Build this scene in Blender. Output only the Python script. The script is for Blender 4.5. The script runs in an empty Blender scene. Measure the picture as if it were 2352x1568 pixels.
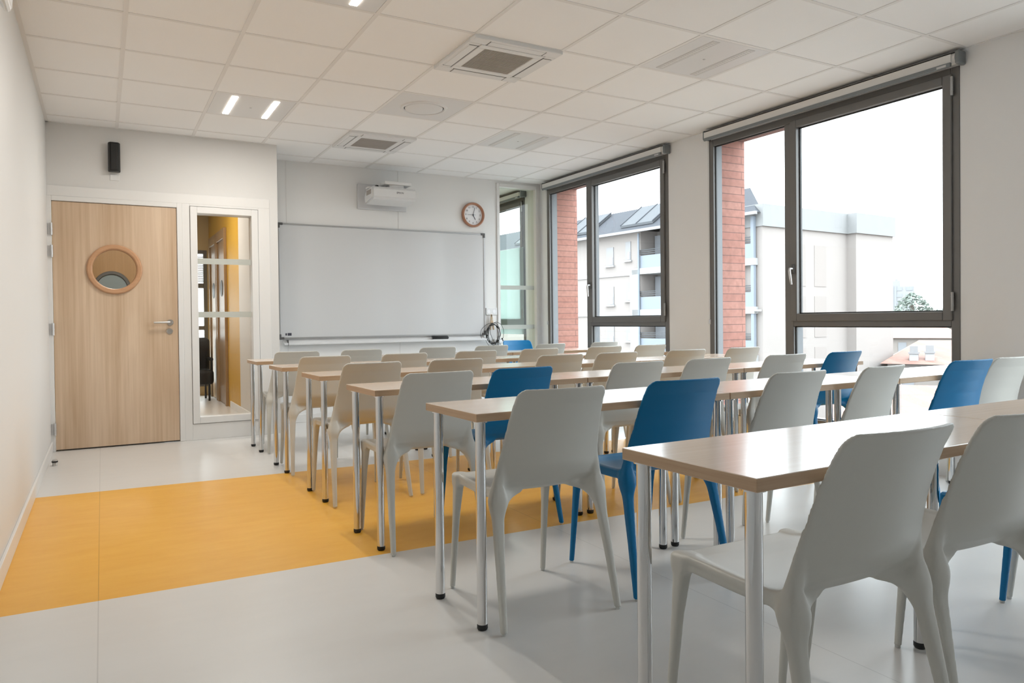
import bpy, bmesh, math, random
import numpy as np
from mathutils import Vector, Matrix

random.seed(7)
SC = bpy.context.scene
COL = SC.collection
PI = math.pi

# ------------------------------------------------------------------ basics
def smooth(me, ang=35):
    for p in me.polygons: p.use_smooth = True
    try: me.set_sharp_from_angle(angle=math.radians(ang))
    except Exception: pass

class MB:
    """collects shapes into one mesh"""
    def __init__(self): self.bm = bmesh.new(); self.mi = 0
    def _new(self, fs):
        for f in fs: f.material_index = self.mi
    def box(self, x0, x1, y0, y1, z0, z1, bev=0, seg=2, M=None):
        r = bmesh.ops.create_cube(self.bm, size=1)
        vs = r['verts']
        bmesh.ops.scale(self.bm, vec=(x1-x0, y1-y0, z1-z0), verts=vs)
        bmesh.ops.translate(self.bm, vec=((x0+x1)/2, (y0+y1)/2, (z0+z1)/2), verts=vs)
        fs = list({f for v in vs for f in v.link_faces}); self._new(fs)
        if bev:
            es = list({e for v in vs for e in v.link_edges})
            rr = bmesh.ops.bevel(self.bm, geom=es, offset=bev, segments=seg, affect='EDGES', profile=.5)
            vs = list({v for f in rr['faces'] for v in f.verts} | {v for v in vs if v.is_valid})
            self._new(rr['faces'])
        if M is not None: bmesh.ops.transform(self.bm, matrix=M, verts=vs)
        return self
    def cyl(self, p0, p1, r0, r1=None, n=24, caps=True):
        r1 = r0 if r1 is None else r1
        p0 = Vector(p0); p1 = Vector(p1); d = p1-p0
        q = d.to_track_quat('Z', 'Y').to_matrix().to_4x4()
        M = Matrix.Translation((p0+p1)/2) @ q
        r = bmesh.ops.create_cone(self.bm, cap_ends=caps, segments=n, radius1=r0, radius2=r1, depth=d.length, matrix=M)
        self._new({f for v in r['verts'] for f in v.link_faces}); return self
    def tube(self, pts, r, n=10):
        pts = [Vector(p) for p in pts]; rings = []
        t0 = (pts[1]-pts[0]).normalized()
        up = Vector((0, 0, 1)) if abs(t0.z) < .9 else Vector((1, 0, 0))
        nrm = t0.cross(up).normalized()
        for i, p in enumerate(pts):
            t = (pts[min(i+1, len(pts)-1)]-pts[max(i-1, 0)]).normalized()
            nrm = (nrm - t*nrm.dot(t)).normalized(); b = t.cross(nrm)
            rad = r[i] if isinstance(r, (list, tuple)) else r
            rings.append([self.bm.verts.new(p + rad*(math.cos(2*PI*k/n)*nrm+math.sin(2*PI*k/n)*b)) for k in range(n)])
        fs = []
        for a, b in zip(rings, rings[1:]):
            for k in range(n): fs.append(self.bm.faces.new((a[k], a[(k+1) % n], b[(k+1) % n], b[k])))
        fs.append(self.bm.faces.new(rings[0][::-1])); fs.append(self.bm.faces.new(rings[-1]))
        self._new(fs); return self
    def lathe(self, prof, c=(0, 0, 0), axis='Z', n=48):
        """prof: list of (radius, height) -> closed of revolution"""
        def P(r, h, a):
            x, y = r*math.cos(a), r*math.sin(a)
            v = {'Z': (x, y, h), 'Y': (x, h, y), 'X': (h, x, y)}[axis]
            return Vector(v)+Vector(c)
        rings = []
        for r, h in prof:
            rings.append([self.bm.verts.new(P(max(r, 1e-5), h, 2*PI*k/n)) for k in range(n)])
        fs = []
        for a, b in zip(rings, rings[1:]):
            for k in range(n): fs.append(self.bm.faces.new((a[k], a[(k+1) % n], b[(k+1) % n], b[k])))
        self._new(fs); return self
    def poly(self, pts):
        f = self.bm.faces.new([self.bm.verts.new(p) for p in pts]); self._new([f]); return self
    def prism(self, pts, d):
        """extrude polygon pts by vector d"""
        d = Vector(d); a = [self.bm.verts.new(p) for p in pts]; b = [self.bm.verts.new(Vector(p)+d) for p in pts]
        fs = [self.bm.faces.new(a[::-1]), self.bm.faces.new(b)]
        n = len(a)
        for k in range(n): fs.append(self.bm.faces.new((a[k], a[(k+1) % n], b[(k+1) % n], b[k])))
        self._new(fs); return self
    def build(self, name, mats, parent=None, sm=False, recalc=True):
        if recalc: bmesh.ops.recalc_face_normals(self.bm, faces=self.bm.faces[:])
        me = bpy.data.meshes.new(name); self.bm.to_mesh(me); self.bm.free()
        for m in (mats if isinstance(mats, (list, tuple)) else [mats]): me.materials.append(m)
        if sm: smooth(me)
        o = bpy.data.objects.new(name, me); COL.objects.link(o)
        if parent is not None: o.parent = parent
        return o

def empty(name, loc=(0, 0, 0), rz=0, parent=None):
    o = bpy.data.objects.new(name, None); COL.objects.link(o)
    o.location = loc; o.rotation_euler = (0, 0, rz); o.empty_display_size = .1
    if parent is not None: o.parent = parent
    return o
def tag(o, label=None, cat=None, group=None, kind=None):
    if label: o['label'] = label
    if cat: o['category'] = cat
    if group: o['group'] = group
    if kind: o['kind'] = kind
    return o
def struct(o, label, cat): return tag(o, label, cat, kind='structure')

# ------------------------------------------------------------------ materials
def mat(name, col, rough=.5, metal=0, spec=.5, bump=0, bscale=200, coat=0, var=0, vscale=3):
    m = bpy.data.materials.new(name); m.use_nodes = True
    nt = m.node_tree; b = nt.nodes['Principled BSDF']
    b.inputs['Base Color'].default_value = (*col, 1); b.inputs['Roughness'].default_value = rough
    b.inputs['Metallic'].default_value = metal; b.inputs['Specular IOR Level'].default_value = spec
    if coat: b.inputs['Coat Weight'].default_value = coat; b.inputs['Coat Roughness'].default_value = .1
    tc = nt.nodes.new('ShaderNodeTexCoord')
    if var:
        n = nt.nodes.new('ShaderNodeTexNoise'); n.inputs['Scale'].default_value = vscale; n.inputs['Detail'].default_value = 6
        nt.links.new(tc.outputs['Object'], n.inputs['Vector'])
        mx = nt.nodes.new('ShaderNodeMix'); mx.data_type = 'RGBA'
        mx.inputs['A'].default_value = (*[c*(1-var) for c in col], 1); mx.inputs['B'].default_value = (*[min(1, c*(1+var)) for c in col], 1)
        nt.links.new(n.outputs['Fac'], mx.inputs['Factor']); nt.links.new(mx.outputs['Result'], b.inputs['Base Color'])
    if bump:
        n = nt.nodes.new('ShaderNodeTexNoise'); n.inputs['Scale'].default_value = bscale; n.inputs['Detail'].default_value = 3
        nt.links.new(tc.outputs['Object'], n.inputs['Vector'])
        bp = nt.nodes.new('ShaderNodeBump'); bp.inputs['Strength'].default_value = bump; bp.inputs['Distance'].default_value = .002
        nt.links.new(n.outputs['Fac'], bp.inputs['Height']); nt.links.new(bp.outputs['Normal'], b.inputs['Normal'])
    return m

def wood(name, c0, c1, grain='X', rough=.4, scale=1.0, contrast=1.0, figure=True, spec=.5, coat=0):
    """oak laminate: long fine grain plus wide soft cathedral figure"""
    m = bpy.data.materials.new(name); m.use_nodes = True; nt = m.node_tree; b = nt.nodes['Principled BSDF']
    b.inputs['Roughness'].default_value = rough; b.inputs['Specular IOR Level'].default_value = spec
    b.inputs['Coat Weight'].default_value = coat; b.inputs['Coat Roughness'].default_value = .14
    tc = nt.nodes.new('ShaderNodeTexCoord')
    def mp(s):
        k = nt.nodes.new('ShaderNodeMapping'); k.inputs['Scale'].default_value = s
        nt.links.new(tc.outputs['Object'], k.inputs['Vector']); return k
    l, w = 1.2*scale, 60*scale
    v1 = {'X': (l, w, w), 'Y': (w, l, w), 'Z': (w, w, l)}[grain]
    n1 = nt.nodes.new('ShaderNodeTexNoise'); n1.inputs['Scale'].default_value = 1; n1.inputs['Detail'].default_value = 8; n1.inputs['Roughness'].default_value = .65
    nt.links.new(mp(v1).outputs[0], n1.inputs['Vector'])
    l, w = .9*scale, 9*scale
    v2 = {'X': (l, w, w), 'Y': (w, l, w), 'Z': (w, w, l)}[grain]
    n2 = nt.nodes.new('ShaderNodeTexNoise'); n2.inputs['Scale'].default_value = 1; n2.inputs['Detail'].default_value = 4; n2.inputs['Distortion'].default_value = .8 if figure else 0
    nt.links.new(mp(v2).outputs[0], n2.inputs['Vector'])
    ad = nt.nodes.new('ShaderNodeMath'); ad.operation = 'MULTIPLY_ADD'; ad.inputs[1].default_value = .5
    nt.links.new(n1.outputs['Fac'], ad.inputs[0])
    m2 = nt.nodes.new('ShaderNodeMath'); m2.operation = 'MULTIPLY'; m2.inputs[1].default_value = .5
    nt.links.new(n2.outputs['Fac'], m2.inputs[0]); nt.links.new(m2.outputs[0], ad.inputs[2])
    mr = nt.nodes.new('ShaderNodeMapRange'); mr.inputs['From Min'].default_value = .5-.17/contrast; mr.inputs['From Max'].default_value = .5+.17/contrast
    nt.links.new(ad.outputs[0], mr.inputs['Value'])
    mx = nt.nodes.new('ShaderNodeMix'); mx.data_type = 'RGBA'; mx.inputs['A'].default_value = (*c0, 1); mx.inputs['B'].default_value = (*c1, 1)
    nt.links.new(mr.outputs['Result'], mx.inputs['Factor']); nt.links.new(mx.outputs['Result'], b.inputs['Base Color'])
    bp = nt.nodes.new('ShaderNodeBump'); bp.inputs['Strength'].default_value = .08; bp.inputs['Distance'].default_value = .001
    nt.links.new(n1.outputs['Fac'], bp.inputs['Height']); nt.links.new(bp.outputs['Normal'], b.inputs['Normal'])
    return m

def glass(name, tint=(.97, .98, .975), refl=1.0, rough=0.0):
    m = bpy.data.materials.new(name); m.use_nodes = True; nt = m.node_tree; nt.nodes.clear()
    o = nt.nodes.new('ShaderNodeOutputMaterial'); t = nt.nodes.new('ShaderNodeBsdfTransparent'); t.inputs[0].default_value = (*tint, 1)
    g = nt.nodes.new('ShaderNodeBsdfGlossy'); g.inputs['Roughness'].default_value = rough
    fr = nt.nodes.new('ShaderNodeFresnel'); fr.inputs['IOR'].default_value = 1.45
    mu = nt.nodes.new('ShaderNodeMath'); mu.operation = 'MULTIPLY'; mu.inputs[1].default_value = refl
    mi = nt.nodes.new('ShaderNodeMixShader')
    ge = nt.nodes.new('ShaderNodeNewGeometry'); iv = nt.nodes.new('ShaderNodeMath'); iv.operation = 'SUBTRACT'; iv.inputs[0].default_value = 1.0
    nt.links.new(ge.outputs['Backfacing'], iv.inputs[1])      # only the entry face mirrors; the exit face would read as total reflection
    m3 = nt.nodes.new('ShaderNodeMath'); m3.operation = 'MULTIPLY'
    nt.links.new(fr.outputs[0], mu.inputs[0]); nt.links.new(mu.outputs[0], m3.inputs[0]); nt.links.new(iv.outputs[0], m3.inputs[1]); nt.links.new(m3.outputs[0], mi.inputs[0])
    nt.links.new(t.outputs[0], mi.inputs[1]); nt.links.new(g.outputs[0], mi.inputs[2]); nt.links.new(mi.outputs[0], o.inputs[0])
    return m

def film(name, col, trans=.5):
    """frosted translucent film"""
    m = bpy.data.materials.new(name); m.use_nodes = True; nt = m.node_tree; nt.nodes.clear()
    o = nt.nodes.new('ShaderNodeOutputMaterial'); t = nt.nodes.new('ShaderNodeBsdfTranslucent'); t.inputs[0].default_value = (*col, 1)
    d = nt.nodes.new('ShaderNodeBsdfDiffuse'); d.inputs[0].default_value = (*col, 1)
    mi = nt.nodes.new('ShaderNodeMixShader'); mi.inputs[0].default_value = trans
    nt.links.new(d.outputs[0], mi.inputs[1]); nt.links.new(t.outputs[0], mi.inputs[2]); nt.links.new(mi.outputs[0], o.inputs[0])
    return m

def emit(name, col, s):
    m = bpy.data.materials.new(name); m.use_nodes = True; nt = m.node_tree; nt.nodes.clear()
    o = nt.nodes.new('ShaderNodeOutputMaterial'); e = nt.nodes.new('ShaderNodeEmission')
    e.inputs[0].default_value = (*col, 1); e.inputs[1].default_value = s; nt.links.new(e.outputs[0], o.inputs[0]); return m

def lino(name, c0, c1, weld=True, rough=.29):
    m = bpy.data.materials.new(name); m.use_nodes = True; nt = m.node_tree; b = nt.nodes['Principled BSDF']
    b.inputs['Roughness'].default_value = rough
    tc = nt.nodes.new('ShaderNodeTexCoord')
    mp = nt.nodes.new('ShaderNodeMapping'); mp.inputs['Scale'].default_value = (1.0, 3.2, 1)
    nt.links.new(tc.outputs['Object'], mp.inputs['Vector'])
    n = nt.nodes.new('ShaderNodeTexNoise'); n.inputs['Scale'].default_value = 3.5; n.inputs['Detail'].default_value = 10; n.inputs['Roughness'].default_value = .65; n.inputs['Distortion'].default_value = .1
    nt.links.new(mp.outputs[0], n.inputs['Vector'])
    mr = nt.nodes.new('ShaderNodeMapRange'); mr.inputs['From Min'].default_value = .3; mr.inputs['From Max'].default_value = .7
    nt.links.new(n.outputs['Fac'], mr.inputs['Value'])
    mx = nt.nodes.new('ShaderNodeMix'); mx.data_type = 'RGBA'; mx.inputs['A'].default_value = (*c0, 1); mx.inputs['B'].default_value = (*c1, 1)
    nt.links.new(mr.outputs['Result'], mx.inputs['Factor'])
    # welded joints every two metres
    sx = nt.nodes.new('ShaderNodeSeparateXYZ'); nt.links.new(tc.outputs['Object'], sx.inputs[0])
    a = nt.nodes.new('ShaderNodeMath'); a.operation = 'ADD'; a.inputs[1].default_value = 20.03
    nt.links.new(sx.outputs['X'], a.inputs[0])
    md = nt.nodes.new('ShaderNodeMath'); md.operation = 'MODULO'; md.inputs[1].default_value = 2.0; nt.links.new(a.outputs[0], md.inputs[0])
    lt = nt.nodes.new('ShaderNodeMath'); lt.operation = 'LESS_THAN'; lt.inputs[1].default_value = .004; nt.links.new(md.outputs[0], lt.inputs[0])
    m2 = nt.nodes.new('ShaderNodeMix'); m2.data_type = 'RGBA'; m2.inputs['B'].default_value = (*[c*.82 for c in c0], 1)
    nt.links.new(lt.outputs[0], m2.inputs['Factor']); nt.links.new(mx.outputs['Result'], m2.inputs['A'])
    nt.links.new(m2.outputs['Result'], b.inputs['Base Color'])
    # satin sheen varies a little
    n3 = nt.nodes.new('ShaderNodeTexNoise'); n3.inputs['Scale'].default_value = 6; n3.inputs['Detail'].default_value = 5
    nt.links.new(tc.outputs['Object'], n3.inputs['Vector'])
    r = nt.nodes.new('ShaderNodeMapRange'); r.inputs['To Min'].default_value = rough-.02; r.inputs['To Max'].default_value = rough+.03
    nt.links.new(n3.outputs['Fac'], r.inputs['Value']); nt.links.new(r.outputs['Result'], b.inputs['Roughness'])
    return m

def bricks(name, c1, c2, mortar, axis='Y', bw=.6, rh=.07):
    m = bpy.data.materials.new(name); m.use_nodes = True; nt = m.node_tree; b = nt.nodes['Principled BSDF']
    b.inputs['Roughness'].default_value = .85
    tc = nt.nodes.new('ShaderNodeTexCoord'); sx = nt.nodes.new('ShaderNodeSeparateXYZ'); nt.links.new(tc.outputs['Object'], sx.inputs[0])
    cx = nt.nodes.new('ShaderNodeCombineXYZ')
    ad = nt.nodes.new('ShaderNodeMath'); ad.operation = 'ADD'
    nt.links.new(sx.outputs['X'], ad.inputs[0]); nt.links.new(sx.outputs['Y'], ad.inputs[1])
    sh = nt.nodes.new('ShaderNodeMath'); sh.operation = 'ADD'; sh.inputs[1].default_value = .2; nt.links.new(ad.outputs[0], sh.inputs[0])
    nt.links.new(sh.outputs[0], cx.inputs[0]); nt.links.new(sx.outputs['Z'], cx.inputs[1])
    t = nt.nodes.new('ShaderNodeTexBrick'); t.inputs['Scale'].default_value = 1
    t.inputs['Brick Width'].default_value = bw; t.inputs['Row Height'].default_value = rh; t.inputs['Mortar Size'].default_value = .004; t.inputs['Mortar Smooth'].default_value = .1
    t.inputs['Color1'].default_value = (*c1, 1); t.inputs['Color2'].default_value = (*c2, 1); t.inputs['Mortar'].default_value = (*mortar, 1)
    nt.links.new(cx.outputs[0], t.inputs['Vector'])
    n = nt.nodes.new('ShaderNodeTexNoise'); n.inputs['Scale'].default_value = 25; n.inputs['Detail'].default_value = 5; nt.links.new(tc.outputs['Object'], n.inputs['Vector'])
    mx = nt.nodes.new('ShaderNodeMix'); mx.data_type = 'RGBA'; mx.blend_type = 'OVERLAY'; mx.inputs['Factor'].default_value = .35
    nt.links.new(t.outputs['Color'], mx.inputs['A']); nt.links.new(n.outputs['Fac'], mx.inputs['B']); nt.links.new(mx.outputs['Result'], b.inputs['Base Color'])
    bp = nt.nodes.new('ShaderNodeBump'); bp.inputs['Strength'].default_value = .5; bp.inputs['Distance'].default_value = .006; bp.invert = True
    nt.links.new(t.outputs['Fac'], bp.inputs['Height']); nt.links.new(bp.outputs['Normal'], b.inputs['Normal'])
    return m

M = {}
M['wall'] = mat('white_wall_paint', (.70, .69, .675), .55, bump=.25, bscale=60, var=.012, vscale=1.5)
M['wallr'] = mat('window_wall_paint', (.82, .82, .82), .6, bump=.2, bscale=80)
M['panel'] = mat('white_front_panelling', (.80, .795, .785), .45, bump=.08, bscale=80)
M['trim'] = mat('white_satin_trim', (.76, .75, .735), .35)
M['tile'] = mat('mineral_ceiling_tile', (.91, .905, .90), .85, bump=.5, bscale=350, var=.01, vscale=4)
M['grid'] = mat('ceiling_grid_bars', (.80, .785, .77), .6)
M['lino'] = lino('grey_linoleum', (.675, .66, .64), (.695, .68, .66))
M['yel'] = lino('yellow_linoleum', (.78, .385, .040), (.84, .455, .068), rough=.36)
M['oak'] = wood('pale_oak_laminate', (.60, .46, .355), (.70, .56, .445), 'X', .24, contrast=.8, figure=False, coat=.45)
M['edge'] = wood('oak_edge_band', (.42, .275, .165), (.54, .375, .24), 'X', .42, scale=1.6, contrast=1.2, figure=False)
M['edgey'] = wood('oak_edge_band_end', (.42, .275, .165), (.54, .375, .24), 'Y', .42, scale=1.6, contrast=1.2, figure=False)
M['dooroak'] = wood('oak_door_veneer', (.50, .345, .22), (.68, .52, .375), 'Z', .42, scale=.62, contrast=1.35)
M['ringoak'] = wood('beech_porthole_ring', (.47, .25, .125), (.56, .32, .18), 'X', .4, scale=2, contrast=.8)
M['chrome'] = mat('chromed_steel_tube', (.66, .66, .66), .07, 1)
M['rubber'] = mat('black_rubber', (.012, .012, .012), .55)
M['white'] = mat('white_moulded_plastic', (.585, .577, .535), .40, bump=.12, bscale=900)
M['blue'] = mat('blue_moulded_plastic', (.0, .155, .36), .38, spec=.3, bump=.12, bscale=900)
M['glide'] = mat('clear_plastic_glide', (.6, .6, .58), .3)
M['alu'] = mat('bronze_grey_aluminium', (.165, .160, .155), .42, .2)  # frame grey lightened so the colour includes window glare
M['aludk'] = mat('dark_aluminium_seal', (.02, .02, .02), .5)
M['steel'] = mat('brushed_steel', (.55, .53, .50), .3, 1)
M['hinge'] = mat('pale_zinc_hinge', (.62, .62, .62), .35, .7)
M['black'] = mat('black_plastic', (.008, .008, .008), .45)
M['plast'] = mat('white_device_plastic', (.74, .74, .74), .4)
M['plastg'] = mat('light_grey_device_plastic', (.60, .60, .61), .4)
M['fabric'] = mat('white_blind_fabric', (.78, .77, .75), .8, bump=.3, bscale=500)
M['blindgrey'] = mat('grey_blind_metal', (.21, .23, .24), .45, .2)
M['board'] = mat('white_enamel_board', (.64, .645, .65), .22, coat=.25)
M['frameg'] = mat('grey_anodised_frame', (.42, .42, .42), .35, .7)
M['corner'] = mat('dark_grey_corner_cap', (.10, .10, .10), .5)
M['copper'] = mat('warm_brown_clock_rim', (.42, .20, .12), .35)
M['dial'] = mat('white_clock_dial', (.85, .85, .87), .5)
M['ink'] = mat('dark_grey_print', (.05, .05, .07), .5)
M['grille'] = mat('taupe_air_grille', (.42, .385, .355), .6)
M['lining'] = mat('grey_outer_lining', (.20, .215, .23), .5)
M['glass'] = glass('window_glass')
M['gglass'] = glass('greenish_partition_glass', (.90, .94, .905))
M['tglass'] = glass('tinted_vision_glass', (.90, .885, .86))
M['film'] = film('frosted_safety_strip', (.70, .72, .68), .35)
M['paper'] = film('pale_green_window_film', (.62, .70, .69), .75)
M['brick'] = bricks('pink_red_brick', (.33, .150, .118), (.37, .185, .148), (.19, .10, .085))
M['yellowwall'] = mat('yellow_corridor_paint', (.62, .36, .035), .5)
M['beigewall'] = mat('ochre_corridor_paint', (.60, .47, .26), .55)
M['brownwood'] = wood('brown_corridor_door_wood', (.30, .19, .09), (.40, .26, .14), 'Z', .4)
M['led'] = emit('lit_led_strip', (1.0, .93, .80), 9)
M['bluegl'] = mat('blue_grey_porthole_pane', (.22, .28, .31), .25)
M['ledoff'] = mat('unlit_led_louvre', (.62, .61, .60), .5)
M['clothes'] = mat('wooden_clothespin_beech', (.60, .45, .30), .6)
M['penblue'] = mat('navy_pen_plastic', (.02, .04, .16), .35)

# ------------------------------------------------------------------ key dimensions (metres)
ZC = 2.713                     # ceiling
XL, XR = -.38, 4.78            # left wall, window wall
YB, YD, YF = -1.2, 7.044, 7.682  # back wall, door wall, whiteboard wall
XJ = 1.39                      # the corner between door wall and whiteboard recess
TX, TY = .14, 3.207            # ceiling grid origin
YE = 11.4                      # far end of corridor and next room

# ------------------------------------------------------------------ floor
b = MB()
x0, x1 = -1.6, 4.9
def yn(x): return 3.145-.022*(x+.38)
def yf(x): return 5.215-.045*(x+.38)
cuts = [XL, XR]
b.mi = 0
b.poly([(x0, YB-.1, 0), (x1, YB-.1, 0), (x1, yn(x1), 0), (x0, yn(x0), 0)])
b.mi = 1
b.poly([(x0, yn(x0), 0), (x1, yn(x1), 0), (x1, yf(x1), 0), (x0, yf(x0), 0)])
b.mi = 0
b.poly([(x0, yf(x0), 0), (x1, yf(x1), 0), (x1, YE+.1, 0), (x0, YE+.1, 0)])
bmesh.ops.remove_doubles(b.bm, verts=b.bm.verts[:], dist=1e-4)
b.box(x0, x1, YB-.1, YE+.1, -.16, -.004)
floor = b.build('floor', [M['lino'], M['yel']], recalc=False)
for p in floor.data.polygons:
    if abs(p.normal.z) > .9 and p.normal.z < 0 and p.center.z > -.001: p.flip()
struct(floor, 'pale grey linoleum floor with a wide yellow band across the middle', 'floor')

# ------------------------------------------------------------------ windows (four along the right wall)
WIN = [(-.05, 2.12), (2.65, 4.82), (5.355, 7.52), (8.05, 10.22)]
WZ0, WZ1 = .20, 2.62
XO = 5.22
# walls
b = MB()
ys = [YB-.1] + [v for w in WIN for v in w] + [YE+.1]
for a, c in zip(ys[::2], ys[1::2]): b.box(XR, XR+.12, a, c, 0, 2.9)
for a, c in WIN:
    b.box(XR, XR+.12, a, c, 0, WZ0); b.box(XR, XR+.12, a, c, WZ1, 2.9)
b.mi = 1
for a, c in zip(ys[::2], ys[1::2]): b.box(XR+.125, XO, a, c, -3.2, 3.6)
for a, c in WIN:
    b.box(XR+.125, XO, a, c, -3.2, WZ0-.04); b.box(XR+.125, XO, a, c, WZ1+.04, 3.6)
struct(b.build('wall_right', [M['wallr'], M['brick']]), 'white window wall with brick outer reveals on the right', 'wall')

b = MB(); b.box(XL-.12, XL, YB-.1, YD+.12, 0, 2.9)
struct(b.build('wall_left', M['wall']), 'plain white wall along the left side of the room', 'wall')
b = MB(); b.box(XL-.12, XR+.12, YB-.12, YB, 0, 2.9)
struct(b.build('wall_back', M['wall']), 'white back wall behind the viewer', 'wall')
# door wall with door and vision panel openings
DX0, DX1, DZ = -.345, .592, 2.066
GX0, GX1, GZ0, GZ1 = .762, 1.228, .205, 2.031
b = MB()
Y0, Y1 = YD, YD+.12
b.box(XL, DX0-.012, Y0, Y1, 0, ZC+.1); b.box(DX0-.012, DX1+.012, Y0, Y1, DZ+.012, ZC+.1)
b.box(DX1+.012, GX0-.03, Y0, Y1, 0, ZC+.1); b.box(GX0-.03, GX1+.03, Y0, Y1, 0, GZ0-.03)
b.box(GX0-.03, GX1+.03, Y0, Y1, GZ1+.03, ZC+.1); b.box(GX1+.03, XJ+.08, Y0, Y1, 0, ZC+.1)
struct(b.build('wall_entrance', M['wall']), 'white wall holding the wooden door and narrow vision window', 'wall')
b = MB(); b.box(XJ, XJ+.08, YD+.12, 8.8, 0, ZC+.1); b.mi = 1; b.box(XJ, XJ+.08, 8.8, YE, 0, ZC+.1)
struct(b.build('wall_corridor', [M['wall'], M['yellowwall']]), 'side wall that turns yellow further down the corridor', 'wall')
# whiteboard wall with the tall glazed slot
SX0, SX1, SZ0, SZ1 = 4.175, 4.735, .08, 2.675
b = MB()
b.box(XJ+.08, SX0, YF, YF+.1, 0, ZC+.1); b.box(SX0, SX1, YF, YF+.1, 0, SZ0); b.box(SX0, SX1, YF, YF+.1, SZ1, ZC+.1); b.box(SX1, XR, YF, YF+.1, 0, ZC+.1)
struct(b.build('wall_front', M['panel']), 'white panelled front wall behind the whiteboard', 'wall')
b = MB(); b.box(-1.6, XR+.12, YE, YE+.1, 0, .13); b.box(-1.6, .35, YE, YE+.1, 0, 2.9); b.box(1.36, XR+.12, YE, YE+.1, 0, 2.9); b.box(.35, 1.36, YE, YE+.1, 2.11, 2.9)
struct(b.build('wall_far', M['beigewall']), 'far end wall of the corridor seen through the vision window', 'wall')
b = MB(); b.box(-1.7, -1.6, YD+.12, YE, 0, 2.9); b.box(-1.6, XL-.12, YD, YD+.12, 0, 2.9)
struct(b.build('wall_hall', M['beigewall']), 'ochre outer wall of the corridor beyond the door', 'wall')
# wall facing the door across the corridor, with its own porthole door
b = MB(); b.box(-1.6, .70, 10.3, 10.4, 0, 2.9)
struct(b.build('wall_opposite', M['beigewall']), 'ochre wall opposite the door seen through the porthole', 'wall')

# front wall cover strips (vertical joints)
for i, x in enumerate((1.695, 2.922)):
    b = MB(); b.box(x-.006, x+.006, YF-.003, YF, 0, ZC, .001, 1)
    struct(b.build('trim_%d' % (i+1), M['trim']), ('thin vertical joint strip left of the whiteboard top corner', 'thin vertical joint strip behind the projector plate')[i], 'trim')

# baseboards
def base(name, x0, x1, y0, y1, lab, h=.085):
    b = MB(); b.box(x0, x1, y0, y1, 0, h, .003); struct(b.build(name, M['trim']), lab, 'baseboard')
base('baseboard_left', XL, XL+.014, YB, YD-.04, 'white skirting along the left wall')
base('baseboard_front', XJ+.08, SX0-.03, YF-.014, YF, 'white skirting under the whiteboard')
base('baseboard_right', XR-.014, XR, 4.82, 5.355, 'white skirting between the two big windows')
base('baseboard_back', XL, XR, YB, YB+.014, 'white skirting on the back wall')
base('baseboard_corridor', XJ-.014, XJ, YD+.12, 9.5, 'white skirting at the foot of the yellow corridor wall')

# wide white casing panel framing door and vision window
b = MB()
cz = 2.195; t = .014
b.box(XL+.002, DX0-.05, YD-t, YD, 0, cz, .002, 1); b.box(XL+.002, XJ+.002, YD-t, YD, DZ+.045, cz, .002, 1)
b.box(DX1+.045, GX0-.062, YD-t, YD, 0, DZ+.045, .002, 1); b.box(GX0-.062, GX1+.062, YD-t, YD, 0, GZ0-.062, .002, 1)
b.box(GX1+.062, XJ+.002, YD-t, YD, 0, DZ+.045, .002, 1)
b.box(GX0-.062, GX1+.062, YD-t, YD, GZ1+.062, DZ+.0455, .002, 1)
struct(b.build('trim_3', M['trim']), 'wide white casing around the door and vision window', 'trim')
b = MB(); b.box(XJ-.002, XJ+.05, YD-.012, YF, 0, .001)
b.bm.clear(); b.box(XJ+.08, XJ+.09, YD+.12, YF, 0, .1, .002, 1)
struct(b.build('trim_4', M['trim']), 'short white skirting inside the wall return', 'trim')

# ------------------------------------------------------------------ ceiling
fix_cells = {}   # (i,j) -> kind
def cell(i, j): return (TX+.6*i, TX+.6*i+.6, TY+.6*j, TY+.6*j+.6)
on_cells = [(1, 0), (1, 4), (1, -4), (5, -4)]
off_cells = [(5, 0), (5, 4)]
ac_cells = [(3, 1), (3, 5)]
df_cells = [(3, 3)]
hall_cells = [(0, 9), (4, 9)]
special = set(on_cells+off_cells+ac_cells+df_cells+hall_cells)
b = MB()
b.mi = 0
g = .012
ims = range(-3, 9); jms = range(-8, 15)
for i in ims:
    for j in jms:
        if (i, j) in special: continue
        a0, a1, c0, c1 = cell(i, j)
        a0 = max(a0, -1.6 if c0 > YD else XL); a1 = min(a1, XR); c0 = max(c0, YB); c1 = min(c1, YE)
        if a1-a0 < .03 or c1-c0 < .03: continue
        b.box(a0+g, a1-g, c0+g, c1-g, ZC+.003, ZC+.03)
b.mi = 1
zb = ZC
for i in range(-3, 10):
    x = TX+.6*i
    y0 = YB if x > XL else YD
    if x < -1.6 or x > XR: continue
    b.box(x-g, x+g, y0, YE, zb, zb+.012)
for j in range(-8, 16):
    y = TY+.6*j
    if y < YB or y > YE: continue
    b.box((XL if y < YD else -1.6), XR, y-g, y+g, zb+.0004, zb+.012)
# perimeter angle
b.box(XL, XL+.024, YB, YD, zb, zb+.01); b.box(XR-.02, XR, YB, YE, zb+.0002, zb+.01)
b.box(XL, XJ, YD-.02, YD, zb, zb+.01); b.box(XJ, XR, YF-.02, YF, zb, zb+.01); b.box(XL, XR, YB, YB+.02, zb, zb+.01)
b.mi = 2
b.box(-1.7, XR+.12, YB-.1, YE+.1, ZC+.12, ZC+.2)
struct(b.build('ceiling', [M['tile'], M['grid'], M['black']]), 'suspended ceiling of square white mineral tiles', 'ceiling')

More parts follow.
